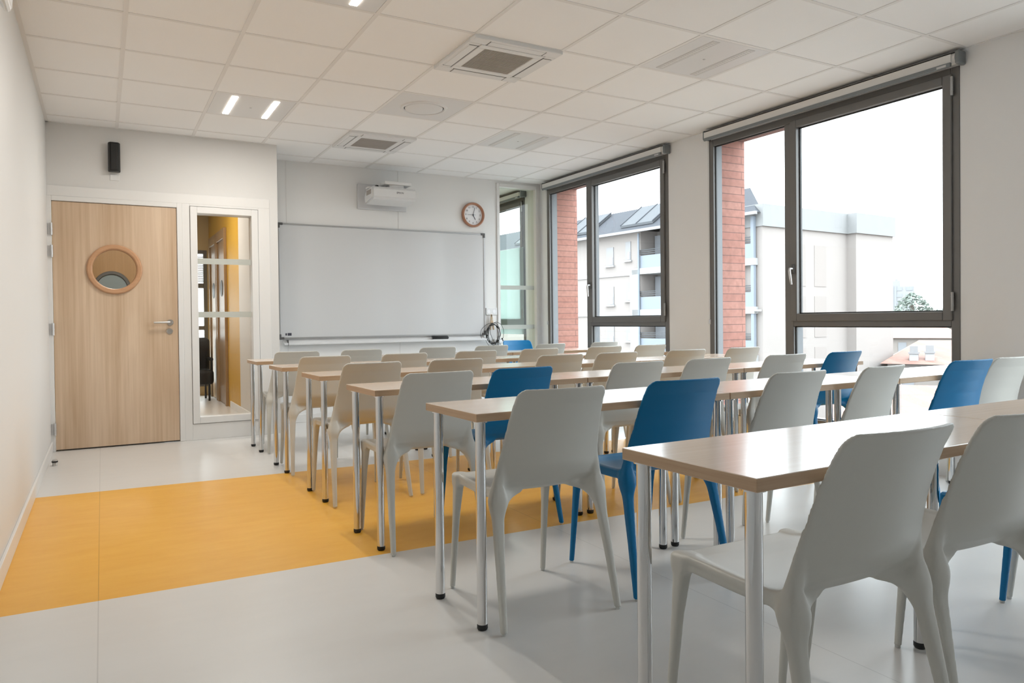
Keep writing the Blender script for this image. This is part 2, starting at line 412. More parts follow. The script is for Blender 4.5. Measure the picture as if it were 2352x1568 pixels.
# light panels
LEDW = 4.2
def led_panel(i, j, on, label, group=None, n_hall=False):
    a0, a1, c0, c1 = cell(i, j); cx, cy = (a0+a1)/2, (c0+c1)/2
    t = empty('ceiling_light', (cx, cy, ZC))
    tag(t, label, 'ceiling light', group)
    b = MB()
    b.box(-.288, .288, -.288, .288, .0, .02, .003, 1)
    b.box(-.28, .28, -.28, .28, .02, .06)
    fr = b.build('light_housing', M['plast'], t)
    for s in (-.15, .15):
        b = MB()
        if on:
            b.box(s-.022, s+.022, -.25, .25, -.003, .004, .002, 1)
            o = b.build('light_strip', M['led'], t)
            l = bpy.data.lights.new('led_light', 'AREA'); l.shape = 'RECTANGLE'; l.size = .04; l.size_y = .49
            l.energy = LEDW*(1.8 if n_hall else 1); l.color = (1.0, .965, .905)
            lo = bpy.data.objects.new('led_light', l); COL.objects.link(lo); lo.parent = t; lo.location = (s, 0, -.006)
        else:
            b.box(s-.03, s+.03, -.26, .26, -.0025, .004, .002, 1)
            o = b.build('light_louvre', M['ledoff'], t)
            b = MB()
            for k in range(24): b.box(s-.014, s+.014, -.235+k*.02, -.235+k*.02+.008, -.004, -.002)
            b.build('louvre_slots', M['grid'], o)
    b = MB(); b.cyl((0, 0, -.003), (0, 0, .003), .008, n=16); b.build('sensor', M['plastg'], t, sm=True)
    return t
led_panel(1, 4, True, 'lit ceiling light panel with two glowing strips near the speaker wall')
led_panel(1, 0, True, 'lit ceiling light panel cut by the top edge of the picture')
led_panel(1, -4, False, 'unlit ceiling light panel at the back of the room over the viewer, on the left')
led_panel(5, -4, False, 'unlit ceiling light panel at the back of the room over the viewer, on the right')
led_panel(5, 0, False, 'unlit ceiling light panel near the nearest window')
led_panel(5, 4, False, 'unlit ceiling light panel in front of the whiteboard')
led_panel(0, 9, True, 'added unseen ceiling light panel brightening the corridor', None, True)  # added lamp, out of view, to brighten the corridor
led_panel(4, 9, True, 'lit ceiling light panel in the next room')

def cassette(i, j, label):
    a0, a1, c0, c1 = cell(i, j); cx, cy = (a0+a1)/2, (c0+c1)/2
    t = empty('air_conditioner', (cx, cy, ZC)); tag(t, label, 'air conditioner', 'ceiling air conditioner cassettes')
    b = MB()
    o, m_, dz = .305, .225, -.022
    b.box(-o, o, m_, o, dz, .02, .004); b.box(-o, o, -o, -m_, dz, .02, .004)
    b.box(-o, -m_, -m_, m_, dz, .02, .004); b.box(m_, o, -m_, m_, dz, .02, .004)
    b.box(-.28, .28, -.28, .28, .015, .05)
    b.build('outer_panel', M['plast'], t)
    for k in range(4):     # air flaps
        b = MB(); R = Matrix.Rotation(k*PI/2, 4, 'Z')
        b.box(-.19, .19, .232, .285, dz-.003, dz+.004, .002, 1, M=R)
        b.build('air_flap', M['plast'], t)
    for k in range(4):
        b = MB(); R = Matrix.Rotation(k*PI/2, 4, 'Z')
        b.box(-.195, -.192, .227, .29, dz-.002, dz+.004, M=R); b.box(.192, .195, .227, .29, dz-.002, dz+.004, M=R); b.box(-.2, .2, .2265, .231, dz-.001, dz+.004, M=R)
        b.build('gap_shade_strip', M['corner'], t)  # raised dark strips paint the shade of the gaps around the flaps
    b = MB(); q = .172
    b.box(-.222, .222, q, .222, dz-.002, .01, .003, 1); b.box(-.222, .222, -.222, -q, dz-.002, .01, .003, 1)
    b.box(-.222, -q, -q, q, dz-.002, .01, .003, 1); b.box(q, .222, -q, q, dz-.002, .01, .003, 1)
    b.build('grille_frame', M['plast'], t)
    b = MB(); b.box(-q, q, -q, q, dz+.012, .005)
    for k in range(34):
        x = -q+.005+k*(2*q/34); b.box(x-.0028, x+.0028, -q, q, dz+.001, dz+.012)
    for y in (-.06, .06): b.box(-q, q, y-.003, y+.003, dz, dz+.012)
    b.build('air_grille', M['grille'], t)
cassette(3, 1, 'square ceiling air conditioner nearer the viewer, with a grey grille')
cassette(3, 5, 'square ceiling air conditioner just before the projector wall')
a0, a1, c0, c1 = cell(3, 3)
t = empty('air_diffuser', ((a0+a1)/2, (c0+c1)/2, ZC)); tag(t, 'round white air diffuser in a ceiling tile between the two air conditioners', 'air vent')
b = MB(); b.box(-.287, .287, -.287, .287, 0, .02, .002, 1); b.build('tile_plate', M['plast'], t)
b = MB(); b.lathe([(.185, 0), (.178, -.010), (.162, -.012), (.156, -.004), (.156, .004)]); b.build('diffuser_ring', M['plast'], t, sm=True)
b = MB(); b.lathe([(0, -.014), (.135, -.014), (.147, -.010), (.149, -.004), (.13, 0)]); b.build('diffuser_disc', M['plast'], t, sm=True)
b = MB(); b.lathe([(.148, -.002), (.157, -.002)]); b.build('diffuser_gap', M['black'], t)

# ------------------------------------------------------------------ window units
def window(n, y0, y1, label, blind_label):
    # local origin at the sill, far jamb at +y
    w = empty('window_%d' % n, (XR, y0, WZ0)); struct(w, label, 'window')
    L = y1-y0; H = WZ1-WZ0; f = .055
    a, c = -.006, .046
    ym = L-.855          # mullion centre measured from the near jamb (the wide bay is nearer)
    zt = 1.015-WZ0       # transom centre
    b = MB()
    b.box(a, c, 0, f, 0, H, .003, 1); b.box(a, c, L-f, L, 0, H, .003, 1)
    b.box(a, c, f, L-f, 0, f, .003, 1); b.box(a, c, f, L-f, H-f, H, .003, 1)
    b.box(a+.001, c, ym-.045, ym+.035, f, H-f, .003, 1)
    b.box(a+.001, c, f, ym-.045, zt-.045, zt, .003, 1)
    b.build('window_frame', M['alu'], w)
    # opening sash upper near bay
    s0, s1, q0, q1 = f-.012, ym-.03, zt-.005, H-f+.012; sw = .058
    b = MB(); A, Cc = -.022, .05
    b.box(A, Cc, s0, s0+sw, q0, q1, .004, 1); b.box(A, Cc, s1-sw, s1, q0, q1, .004, 1)
    b.box(A, Cc, s0+sw, s1-sw, q0, q0+sw, .004, 1); b.box(A, Cc, s0+sw, s1-sw, q1-sw, q1, .004, 1)
    sash = b.build('opening_sash', M['alu'], w)
    b = MB(); b.box(.03, .042, s0+sw-.01, s1-sw+.01, q0+sw-.01, q1-sw+.01); b.build('glass_pane', M['glass'], sash)
    # gaskets
    b = MB(); e = .008
    for (p0, p1, r0, r1) in ((s0+sw, s1-sw, q0+sw, q1-sw), (f, ym-.045, f, zt-.045), (ym+.035, L-f, f, H-f)):
        for (k0, k1, l0, l1) in ((p0, p0+e, r0, r1), (p1-e, p1, r0, r1), (p0, p1, r0, r0+e), (p0, p1, r1-e, r1)):
            b.box(.018, .03, k0, k1, l0, l1)
    b.build('glazing_gasket', M['aludk'], w)
    b = MB(); b.box(.03, .042, f-.01, ym-.035, f-.01, zt-.035); b.build('glass_pane', M['glass'], w)
    b = MB(); b.box(.03, .042, ym+.025, L-f+.01, f-.01, H-f+.01); b.build('glass_pane', M['glass'], w)
    # bright outer metal lining at the jambs
    b = MB()
    for k0, k1 in ((L-.034, L-.002), (0.002, .034)): b.box(c, .12, k0, k1, .02, H-.02)
    b.box(c, .115, ym-.036, ym+.026, .02, H-.02); b.box(c, .10, f, ym-.04, zt-.03, zt-.008)
    b.box(c, .12, .0, L, H-.03, H-.002); b.box(c, XO-XR+.03, 0, L, -.02, .0)
    b.build('outer_lining', M['lining'], w)
    # handle on the mullion side of the sash
    b = MB(); yh = s1-sw/2; zh = 1.42-WZ0-.17
    b.lathe([(0, -.010), (.016, -.010), (.018, -.004), (.018, 0)], (A, yh, zh+.17), 'X', 24)
    b.box(A-.012, A, yh-.016, yh+.016, zh+.13, zh+.205, .006)
    hd = b.build('handle_plate', M['corner'], w, sm=True)
    b = MB(); b.tube([(A-.008, yh, zh+.17), (A-.04, yh, zh+.17), (A-.048, yh-.003, zh+.155), (A-.05, yh-.012, zh+.10), (A-.05, yh-.022, zh+.045)], [.009, .009, .010, .010, .007], 12)
    b.build('handle_lever', M['hinge'], hd, sm=True)
    for zz in (q0+.06, q1-.14):
        b = MB(); b.cyl((A-.004, s0-.006, zz), (A-.004, s0-.006, zz+.12), .009, n=16); b.cyl((A-.004, s0-.006, zz+.03), (A-.004, s0-.006, zz+.034), .0105, n=16); b.cyl((A-.004, s0-.006, zz+.09), (A-.004, s0-.006, zz+.094), .0105, n=16)
        b.build('hinge', M['frameg'], w, sm=True)
    # roller blind, a thing of its own
    z1 = 2.698
    t = empty('roller_blind', (XR, y0-.04, 0)); tag(t, blind_label, 'roller blind')
    bl = L+.03
    b = MB(); b.box(-.085, 0, 0, .028, z1-.088, z1, .012, 3)
    b.build('end_cap', M['blindgrey'], t, sm=True)
    b = MB(); b.box(-.085, 0, bl-.012, bl, z1-.082, z1, .012, 3)
    b.build('end_cap', M['blindgrey'], t, sm=True)
    b = MB(); b.cyl((-.045, .03, z1-.042), (-.045, bl-.012, z1-.042), .034, n=40); b.build('fabric_roll', M['fabric'], t, sm=True)
    b = MB(); b.box(-.084, -.079, .05, bl-.012, z1-.075, z1-.018); b.build('fabric_flap', M['fabric'], t)
    b = MB(); b.box(-.09, -.072, .05, bl-.012, z1-.094, z1-.068, .004); bb = b.build('bottom_bar', M['blindgrey'], t)
    b = MB(); b.box(-.0925, -.088, .075, .135, z1-.090, z1-.077, .001, 1); b.build('brand_plate', M['plastg'], bb)
    b = MB(); b.box(-.06, -.002, .02, bl-.012, z1-.004, z1+.001); b.build('mounting_rail', M['alu'], t)
    for dx in (-.010, -.022):
        b = MB(); b.cyl((dx, bl-.006+.008, 1.02), (dx, bl-.006+.008, z1-.08), .0016, n=8)
        b.build('bead_chain', M['plast'], t)
    b = MB(); b.box(-.028, 0, bl-.012+.008, bl+.012, .985, 1.03, .004); b.build('chain_clip', M['plast'], t)
    # daylight portal just inside the pane
    pl = bpy.data.lights.new('daylight_portal', 'AREA'); pl.shape = 'RECTANGLE'; pl.size = H; pl.size_y = L; pl.cycles.is_portal = True
    po = bpy.data.objects.new('daylight_portal', pl); COL.objects.link(po)
    po.location = (XO+.02, (y0+y1)/2, WZ0+H/2); po.rotation_euler = (0, PI/2, 0)
names = ['window just outside the picture on the right', 'large window nearest the viewer with brown grey frame', 'smaller looking window next to the whiteboard wall', 'window of the next room seen through the glazed slot']
bn = ['white roller blind rolled up over the window behind the viewer', 'white roller blind rolled up over the nearest large window', 'white roller blind rolled up over the window beside the whiteboard wall', 'white roller blind of the next room seen through the glazed slot']
for n, (w, a, c) in enumerate(zip(WIN, names, bn)): window(n+1, w[0], w[1], a, c)
# pale film stuck on the next room's window
o = MB(); o.box(XR-.030, XR-.027, 8.06, 10.21, .86, 1.98); o = o.build('window_film', M['paper']); tag(o, 'pale green translucent film covering the lower panes of the next room window', 'window film')

# glazed slot in the whiteboard wall
w = empty('window_5', (SX0, YF, SZ0)); struct(w, 'tall narrow glazed slot between whiteboard and big window', 'window')
W_, H_ = SX1-SX0, SZ1-SZ0; f = .03
b = MB()
for (k0, k1, l0, l1) in ((-.012, f-.004, -.012, H_+.012), (W_-f+.004, W_+.012, -.012, H_+.012), (f-.004, W_-f+.004, -.012, f), (f-.004, W_-f+.004, H_-f, H_+.012)):
    b.box(k0, k1, -.014, .11, l0, l1, .002, 1)
b.build('window_frame', M['trim'], w)
b = MB(); b.box(f-.006, W_-f+.006, .04, .048, f-.002, H_-f+.002); gp = b.build('glass_pane', M['gglass'], w)
for z in (.985, 1.465):
    b = MB(); b.box(f, W_-f-.005, .0375, .0395, z-SZ0-.05, z-SZ0); b.build('frosted_strip', M['film'], gp)

# vision window beside the door
w = empty('window_6', (GX0, YD, GZ0)); struct(w, 'narrow interior window right of the door with two frosted strips', 'window')
W_, H_ = GX1-GX0, GZ1-GZ0
b = MB(); f = .058
for (k0, k1, l0, l1) in ((-f, 0, -f, H_+f), (W_, W_+f, -f, H_+f), (0, W_, -f, 0), (0, W_, H_, H_+f)):
    b.box(k0, k1, -.024, .02, l0, l1, .003, 1)
b.build('window_frame', M['trim'], w)
b = MB()
for (k0, k1, l0, l1) in ((-.028, 0, 0, H_), (W_, W_+.028, 0, H_), (-.028, W_+.028, -.028, 0), (-.028, W_+.028, H_, H_+.028)): b.box(k0, k1, .02, .12, l0, l1)
b.build('window_lining', M['trim'], w)
b = MB(); b.box(-.004, W_+.004, .055, .063, -.004, H_+.004); gp = b.build('glass_pane', M['tglass'], w)
for z in (1.635, 1.15):
    b = MB(); b.box(0, W_, .0525, .0545, z-GZ0-.052, z-GZ0); b.build('frosted_strip', M['film'], gp)

# corridor end window
w = empty('window_7', (.35, YE, .13)); struct(w, 'bright window at the end of the corridor', 'window')
b = MB()
for (k0, k1, l0, l1) in ((0, .05, 0, 1.98), (.96, 1.01, 0, 1.98), (.05, .96, 0, .05), (.05, .96, 1.93, 1.98), (.05, .96, 1.43, 1.50), (.05, .96, .82, .88)): b.box(k0, k1, -.01, .08, l0, l1, .003, 1)
b.build('window_frame', M['alu'], w)
b = MB(); b.box(.04, .97, .03, .038, .04, 1.94); b.build('glass_pane', M['glass'], w)
b = MB()
for k in range(16): b.box(.05, .96, .06, .064, 1.52+k*.024, 1.532+k*.024)
b.build('slat_screen', M['plastg'], w)
pl = bpy.data.lights.new('daylight_portal', 'AREA'); pl.shape = 'RECTANGLE'; pl.size = 1.0; pl.size_y = 1.98; pl.cycles.is_portal = True
po = bpy.data.objects.new('daylight_portal', pl); COL.objects.link(po); po.location = (.855, YE+.14, 1.12); po.rotation_euler = (-PI/2, 0, 0)

# ------------------------------------------------------------------ the door
def ring_face(b, R0, R1, cx, cz, y, x0, x1, z0, z1, n=64):
    pass
def door_leaf(name, x0, x1, z0, z1, y0, y1, cx, cz, R, m, parent):
    """flat leaf with a real round hole"""
    bm = bmesh.new(); n = 64
    def outer(a):
        c, s = math.cos(a), math.sin(a)
        t = min(((x1-cx) if c > 0 else (cx-x0))/max(abs(c), 1e-9), ((z1-cz) if s > 0 else (cz-z0))/max(abs(s), 1e-9))
        return cx+c*t, cz+s*t
    angs = [2*PI*k/n for k in range(n)]
    for (X, Z) in ((x0, z0), (x1, z0), (x0, z1), (x1, z1)): angs.append(math.atan2(Z-cz, X-cx) % (2*PI))
    angs = sorted(angs); m_ = len(angs); L = []
    for y in (y0, y1):
        L.append(([bm.verts.new((cx+R*math.cos(a), y, cz+R*math.sin(a))) for a in angs], [bm.verts.new((*[outer(a)[0]], y, outer(a)[1])) for a in angs]))
    (i0, o0), (i1, o1) = L
    for k in range(m_):
        q = (k+1) % m_
        bm.faces.new((i0[k], o0[k], o0[q], i0[q])); bm.faces.new((i1[k], i1[q], o1[q], o1[k]))
        bm.faces.new((i0[k], i0[q], i1[q], i1[k])); bm.faces.new((o0[k], o1[k], o1[q], o0[q]))
    bmesh.ops.recalc_face_normals(bm, faces=bm.faces[:])
    me = bpy.data.meshes.new(name); bm.to_mesh(me); bm.free(); me.materials.append(m)
    o = bpy.data.objects.new(name, me); COL.objects.link(o); o.parent = parent; return o

d = empty('door_1', (DX0, YD, 0)); struct(d, 'light oak door with a round porthole', 'door')
DW = DX1-DX0
b = MB()
b.box(-.05, -.004, -.02, .06, 0, DZ+.045, .003, 1); b.box(DW+.004, DW+.045, -.02, .06, 0, DZ+.045, .003, 1); b.box(-.004, DW+.004, -.02, .06, DZ+.004, DZ+.045, .003, 1)
b.build('door_frame', M['trim'], d)
PX, PZ = .105-DX0, 1.513
leaf = door_leaf('door_leaf', 0, DW, .012, DZ, -.006, .038, PX, PZ, .168, M['dooroak'], d)
b = MB(); b.box(0, DW, -.004, .036, .004, .0115); b.build('door_seal', M['rubber'], leaf)
b = MB(); b.lathe([(.166, .03), (.166, -.010), (.170, -.024), (.178, -.030), (.200, -.030), (.208, -.024), (.211, -.006)], (PX, 0, PZ), 'Y', 96)
b.build('porthole_ring', M['ringoak'], leaf, sm=True)
b = MB(); b.cyl((PX, .012, PZ), (PX, .020, PZ), .168, n=64); b.build('porthole_glass', M['tglass'], leaf)
b = MB(); hx, hz = .530-DX0, 1.057
b.lathe([(0, -.016), (.022, -.016), (.026, -.012), (.026, -.006)], (hx, 0, hz), 'Y', 32)
b.lathe([(0, -.014), (.022, -.014), (.026, -.010), (.026, -.006)], (hx-.006, 0, hz-.078), 'Y', 32)
b.lathe([(0, -.018), (.009, -.018), (.009, -.012)], (hx-.006, 0, hz-.072), 'Y', 20)
ro = b.build('handle_rose', M['steel'], leaf, sm=True)
b = MB(); b.tube([(hx, -.01, hz), (hx, -.048, hz), (hx-.006, -.056, hz), (hx-.02, -.058, hz), (hx-.135, -.058, hz-.001)], .009, 16)
b.build('door_handle', M['steel'], leaf, sm=True)
for z in (1.834, 1.652, 1.01, .186):
    b = MB(); b.cyl((-.006, -.028, z-.05), (-.006, -.028, z+.05), .010, n=16); b.box(-.034, -.006, -.0225, -.018, z-.045, z+.045, .001, 1); b.cyl((-.006, -.028, z-.002), (-.006, -.028, z+.002), .012, n=16)
    b.build('hinge', M['hinge'], d, sm=True)
# opposite door across the corridor
d2 = empty('door_2', (-.32, 10.3, 0)); struct(d2, 'porthole door across the corridor seen through the round window', 'door')
leaf2 = door_leaf('door_leaf', 0, .94, .01, 2.06, -.03, -.004, .44, 1.50, .168, M['brownwood'], d2)
b = MB(); b.lathe([(.166, .0), (.166, -.035), (.172, -.045), (.200, -.045), (.208, -.035), (.208, -.02)], (.44, 0, 1.50), 'Y', 64)
b.build('porthole_ring', M['corner'], leaf2, sm=True)
b = MB(); b.cyl((.44, -.026, 1.50), (.44, -.018, 1.50), .168, n=48); b.build('porthole_glass', M['bluegl'], leaf2)
# doors on the yellow corridor wall
for n, (y0, y1, lab) in enumerate(((9.72, 10.42, 'brown door nearest on the yellow corridor wall'), (10.52, 11.15, 'brown door farther along the yellow corridor wall'))):
    dd = empty('door_%d' % (n+3), (XJ, y0, 0)); struct(dd, lab, 'door')
    L = y1-y0
    b = MB(); b.box(-.035, 0, -.03, .05, 0, 2.25, .003, 1); b.box(-.035, 0, L-.05, L, 0, 2.25, .003, 1); b.box(-.035, 0, .05, L-.05, 2.12, 2.25, .003, 1); b.build('door_frame', M['brownwood'], dd)
    b = MB(); b.box(-.012, 0, .05, L-.05, .005, 2.12); lf = b.build('door_leaf', M['brownwood'], dd)
    b = MB(); b.lathe([(0, -.02), (.1, -.02), (.11, -.012), (.11, -.01)], (0, L/2, 1.5), 'X', 32); b.build('porthole_ring', M['corner'], lf, sm=True)
# armchair silhouette near the corridor end window
t = empty('armchair', (1.08, 10.72, 0)); tag(t, 'dark armchair by the window at the end of the corridor', 'armchair')
b = MB(); b.box(-.28, .24, -.25, .25, .22, .42, .05, 4); b.build('seat', M['black'], t, sm=True)
b = MB(); b.box(-.28, .24, .14, .27, .35, .85, .06, 4); b.build('backrest', M['black'], t, sm=True)
for s in (-.25, .21):
    b = MB(); b.tube([(s, -.22, .56), (s, .18, .56)], .025, 10); b.tube([(s, -.2, .56), (s, -.2, .35)], .015, 8); b.build('armrest', M['black'], t, sm=True)
for sx in (-.22, .18):
    for sy in (-.2, .2):
        b = MB(); b.cyl((sx, sy, 0), (sx, sy, .24), .014, n=12); b.build('leg', M['black'], t, sm=True)
# door stop on the floor
t = empty('door_stop', (-.322, 6.33, 0)); tag(t, 'small steel door stop with black rubber ring on the floor near the left wall', 'door stop')
b = MB(); b.lathe([(0, 0), (.017, 0), (.017, .024), (.014, .026), (.014, .034), (.017, .036), (.017, .044), (.015, .046), (0, .046)], (0, 0, 0), 'Z', 32); b.build('steel_post', M['steel'], t, sm=True)
b = MB(); b.lathe([(.0142, .025), (.0205, .026), (.0205, .036), (.0142, .037)], (0, 0, 0), 'Z', 32); b.build('rubber_ring', M['rubber'], t, sm=True)

# ------------------------------------------------------------------ wall-mounted things
# black speaker
t = empty('wall_speaker', (.115, YD, 2.46)); tag(t, 'slim black loudspeaker on the wall above the door', 'speaker')
b = MB(); b.prism([(-.046, -.01, -.122), (-.046, -.052, -.122), (-.030, -.078, -.122), (.030, -.078, -.122), (.046, -.052, -.122), (.046, -.01, -.122)], (0, 0, .244))
bmesh.ops.bevel(b.bm, geom=b.bm.edges[:], offset=.004, segments=2, affect='EDGES')
sp = b.build('speaker_body', M['black'], t, sm=True)
b = MB(); b.box(-.027, .027, -.081, -.076, -.112, .112, .004); b.build('speaker_grille', M['rubber'], sp)
b = MB(); b.box(-.02, .02, -.012, 0, -.06, .06, .003); b.build('wall_bracket', M['plast'], t)
b = MB(); b.box(-.036, .036, -.006, 0, -.19, -.14, .003); o = b.build('cover_plate', M['plast']); o.location = (.117, YD, 2.46)
tag(o, 'small blank white cover plate just under the black speaker', 'cover plate')
# white device at the top left corner of view
t = empty('wall_access_point', (XL, 3.30, 2.40)); tag(t, 'white wall-mounted device high on the left wall, cut by the picture edge', 'wall device')
b = MB()
b.prism([(.045, -.16, -.08), (.060, -.16, -.12), (.075, -.16, -.135), (.092, -.16, -.12), (.098, -.16, -.03), (.098, -.16, .10), (.085, -.16, .13), (.05, -.16, .13), (.045, -.16, .10)], (0, .30, 0))
bmesh.ops.bevel(b.bm, geom=b.bm.edges[:], offset=.006, segments=3, affect='EDGES')
b.build('device_body', M['plast'], t, sm=True)
b = MB(); b.box(0, .012, -.10, .08, -.09, .09, .004); b.box(.01, .05, -.03, .03, -.03, .03, .004); b.build('wall_bracket', M['plastg'], t)
b = MB(); b.tube([(.012, .06, -.06), (.03, .07, -.09), (.034, .07, -.105), (.03, .07, -.12), (.016, .065, -.115), (.012, .06, -.095)], .005, 8); b.build('cable_hook', M['steel'], t, sm=True)

# whiteboard
WX0, WX1, WZa, WZb = 1.598, 3.988, .874, 2.069
t = empty('whiteboard', (WX0, YF, WZa)); tag(t, 'wide white enamel whiteboard with grey frame on the front wall', 'whiteboard')
W_, H_ = WX1-WX0, WZb-WZa
b = MB(); b.box(.012, W_-.012, -.018, -.003, .012, H_-.012); b.build('board_surface', M['board'], t)
b = MB(); f = .016
for (k0, k1, l0, l1) in ((0, W_, 0, f), (0, W_, H_-f, H_), (0, f, f, H_-f), (W_-f, W_, f, H_-f)): b.box(k0, k1, -.024, 0, l0, l1, .003, 1)
b.build('board_frame', M['frameg'], t)
for cx, sx in ((0, 1), (W_, -1)):
    for cz_, sz in ((0, 1), (H_, -1)):
        b = MB(); q = sorted((cx-.004*sx, cx+.05*sx)); r = sorted((cz_-.004*sz, cz_+.02*sz)); b.box(q[0], q[1], -.028, 0, r[0], r[1], .003, 1)
        q = sorted((cx-.004*sx, cx+.02*sx)); r = sorted((cz_-.004*sz, cz_+.05*sz)); b.box(q[0], q[1], -.0279, 0, r[0], r[1], .003, 1)
        b.build('corner_cap', M['corner'], t)
b = MB(); b.box(.085, .125, -.0188, -.0175, .034, .062, .0005, 1); b.box(.062, .078, -.0188, -.0175, .036, .060, .0005, 1); b.build('maker_mark', M['ink'], t)
# pen tray
b = MB(); 
b.prism([(0, 0, -.012), (0, -.070, -.052), (0, -.078, -.050), (0, -.080, -.040), (0, -.084, -.040), (0, -.084, -.058), (0, -.076, -.064), (0, 0, -.030)], (W_-.06, 0, 0))
tr = b.build('pen_tray', M['plast'], t); tr.location = (.04, 0, 0)
b = MB(); b.box(.036, .041, -.086, 0, -.066, -.010, .002, 1); b.build('tray_end_cap', M['corner'], tr); b = None
# eraser
t = empty('board_eraser', (3.385, YF-.045, .836)); tag(t, 'black whiteboard eraser lying on the pen tray', 'eraser'); t.rotation_euler = (math.radians(29), 0, 0)
b = MB(); b.box(-.10, .10, -.022, .022, .012, .036, .008, 3); b.build('eraser_grip', M['black'], t, sm=True)
b = MB(); b.box(-.096, .096, -.021, .021, 0, .013, .003, 1); b.build('felt_pad', M['frameg'], t)

# clock
t = empty('wall_clock', (3.842, YF, 2.283)); tag(t, 'round wall clock with brown rim and white dial', 'clock')
b = MB(); b.lathe([(.142, 0), (.146, -.02), (.142, -.036), (.132, -.042), (.122, -.036), (.118, -.014)], (0, 0, 0), 'Y', 72); b.build('clock_rim', M['copper'], t, sm=True)
b = MB(); b.cyl((0, -.014, 0), (0, -.004, 0), .120, n=64); b.build('clock_dial', M['dial'], t)
def text_mesh(s, size, name, m, parent, loc, rot, ext=.0004, align='CENTER'):
    cu = bpy.data.curves.new(name, 'FONT'); cu.body = s; cu.size = size; cu.align_x = align; cu.align_y = 'CENTER'; cu.extrude = ext
    tmp = bpy.data.objects.new(name+'_tmp', cu); COL.objects.link(tmp)
    dg = bpy.context.evaluated_depsgraph_get(); dg.update()
    me = bpy.data.meshes.new_from_object(tmp.evaluated_get(dg)); bpy.data.objects.remove(tmp)
    me.materials.clear(); me.materials.append(m)
    o = bpy.data.objects.new(name, me); COL.objects.link(o); o.parent = parent; o.location = loc; o.rotation_euler = rot; return o
for k in range(1, 13):
    a = PI/2-k*PI/6
    text_mesh(str(k), .028, 'numeral', M['ink'], t, (.093*math.cos(a), -.0148, .093*math.sin(a)), (PI/2, 0, 0))
def hand(ang, L0, L1, w, y, nm):
    b = MB(); Mx = Matrix.Rotation(-math.radians(ang), 4, 'Y'); b.box(-w, w, y-.001, y+.001, -L0, L1)
    bmesh.ops.transform(b.bm, matrix=Matrix.Rotation(math.radians(ang), 4, 'Y'), verts=b.bm.verts[:]); b.build(nm, M['ink'], t)
hand(152, .012, .062, .003, -.018, 'hour_hand'); hand(14, .015, .088, .0022, -.021, 'minute_hand'); hand(270, .03, .075, .001, -.024, 'second_hand')
b = MB(); b.cyl((0, -.026, 0), (0, -.014, 0), .006, n=20); b.build('hand_hub', M['ink'], t, sm=True)

# projector
t = empty('projector', (2.73, YF, 2.40)); tag(t, 'white short-throw projector on a wall plate above the whiteboard', 'projector')
b = MB(); b.box(-.285, .28, -.030, 0, -.135, .14, .012, 3); b.build('wall_plate', M['plastg'], t, sm=True)
b = MB(); b.box(-.07, .16, -.26, -.025, .075, .118, .006); b.box(-.10, .20, -.38, -.22, .088, .122, .006); b.box(-.04, .12, -.36, -.24, .03, .09, .004)
b.build('mounting_arm', M['plast'], t, sm=True)
b = MB()
b.prism([(-.245, -.14, -.105), (-.245, -.39, -.075), (-.245, -.405, -.06), (-.245, -.405, .045), (-.245, -.39, .055), (-.245, -.20, .055), (-.245, -.13, -.02)], (.49, 0, 0))
bmesh.ops.bevel(b.bm, geom=b.bm.edges[:], offset=.014, segments=4, affect='EDGES')
bd = b.build('projector_body', M['plast'], t, sm=True)
b = MB(); b.box(-.2445, .244, -.25, -.17, .05, .075, .008)
b.build('projector_lid', M['plast'], bd, sm=True)
b = MB()
for k in range(8): b.box(-.2475, -.244, -.36+k*.02, -.348+k*.02, -.02, .028)
b.build('side_vent', M['grille'], bd)
text_mesh('EPSON', .026, 'maker_lettering', M['ink'], bd, (.06, -.4056, .0), (PI/2, 0, 0), .0006)
b = MB(); b.cyl((-.12, -.20, .09), (-.12, -.16, .10), .014, n=16); b.build('cable_gland', M['black'], t, sm=True)

# socket plate
t = empty('wall_socket', (4.078, YF, 1.150)); tag(t, 'white double wall socket right of the whiteboard', 'socket')
b = MB(); b.box(-.075, .075, -.012, 0, -.042, .042, .004); b.build('socket_plate', M['plast'], t)
for s in (-.036, .036):
    b = MB(); b.lathe([(.020, -.012), (.0205, -.0135), (.024, -.0135), (.0245, -.012)], (s, 0, 0), 'Y', 32); b.lathe([(0, -.0125), (.02, -.0125)], (s, 0, 0), 'Y', 32); b.build('socket_insert', M['dial'], t, sm=True)
b = MB(); b.box(-.068, .068, -.04, 0, -.035, .02, .004); o = b.build('socket_plate', M['plast']); o.location = (4.165, YF, .80)
b = MB(); b.box(-.022, .022, -.075, -.04, -.028, .012, .006); q = b.build('plug', M['plast'], o)
tag(o, 'white low wall socket with a plug, behind the blue chair', 'socket')
# clothespin and cable bundle
t = empty('clothespin', (4.068, YF-.02, 1.03)); tag(t, 'large wooden clothespin holding the cable bundle', 'clothespin')
for s, a in ((-1, 4), (1, -10)):
    b = MB(); b.box(-.009, .009, -.016, 0, -.10, .085, .003, 2, M=Matrix.Translation((s*.009, 0, 0)) @ Matrix.Rotation(math.radians(a), 4, 'Y')); b.build('prong', M['clothes'], t)
b = MB(); b.cyl((0, -.02, .02), (0, .004, .02), .007, n=16); b.build('spring', M['steel'], t, sm=True)
def smoothcurve(pts, n=8):
    P = [Vector(p) for p in pts]; P = [P[0]*2-P[1]]+P+[P[-1]*2-P[-2]]; out = []
    for i in range(1, len(P)-2):
        for k in range(n):
            u = k/n; a, b_, c, d_ = P[i-1:i+3]
            out.append(.5*((2*b_)+(-a+c)*u+(2*a-5*b_+4*c-d_)*u*u+(-a+3*b_-3*c+d_)*u**3))
    out.append(P[-2]); return out
cy = YF-.045
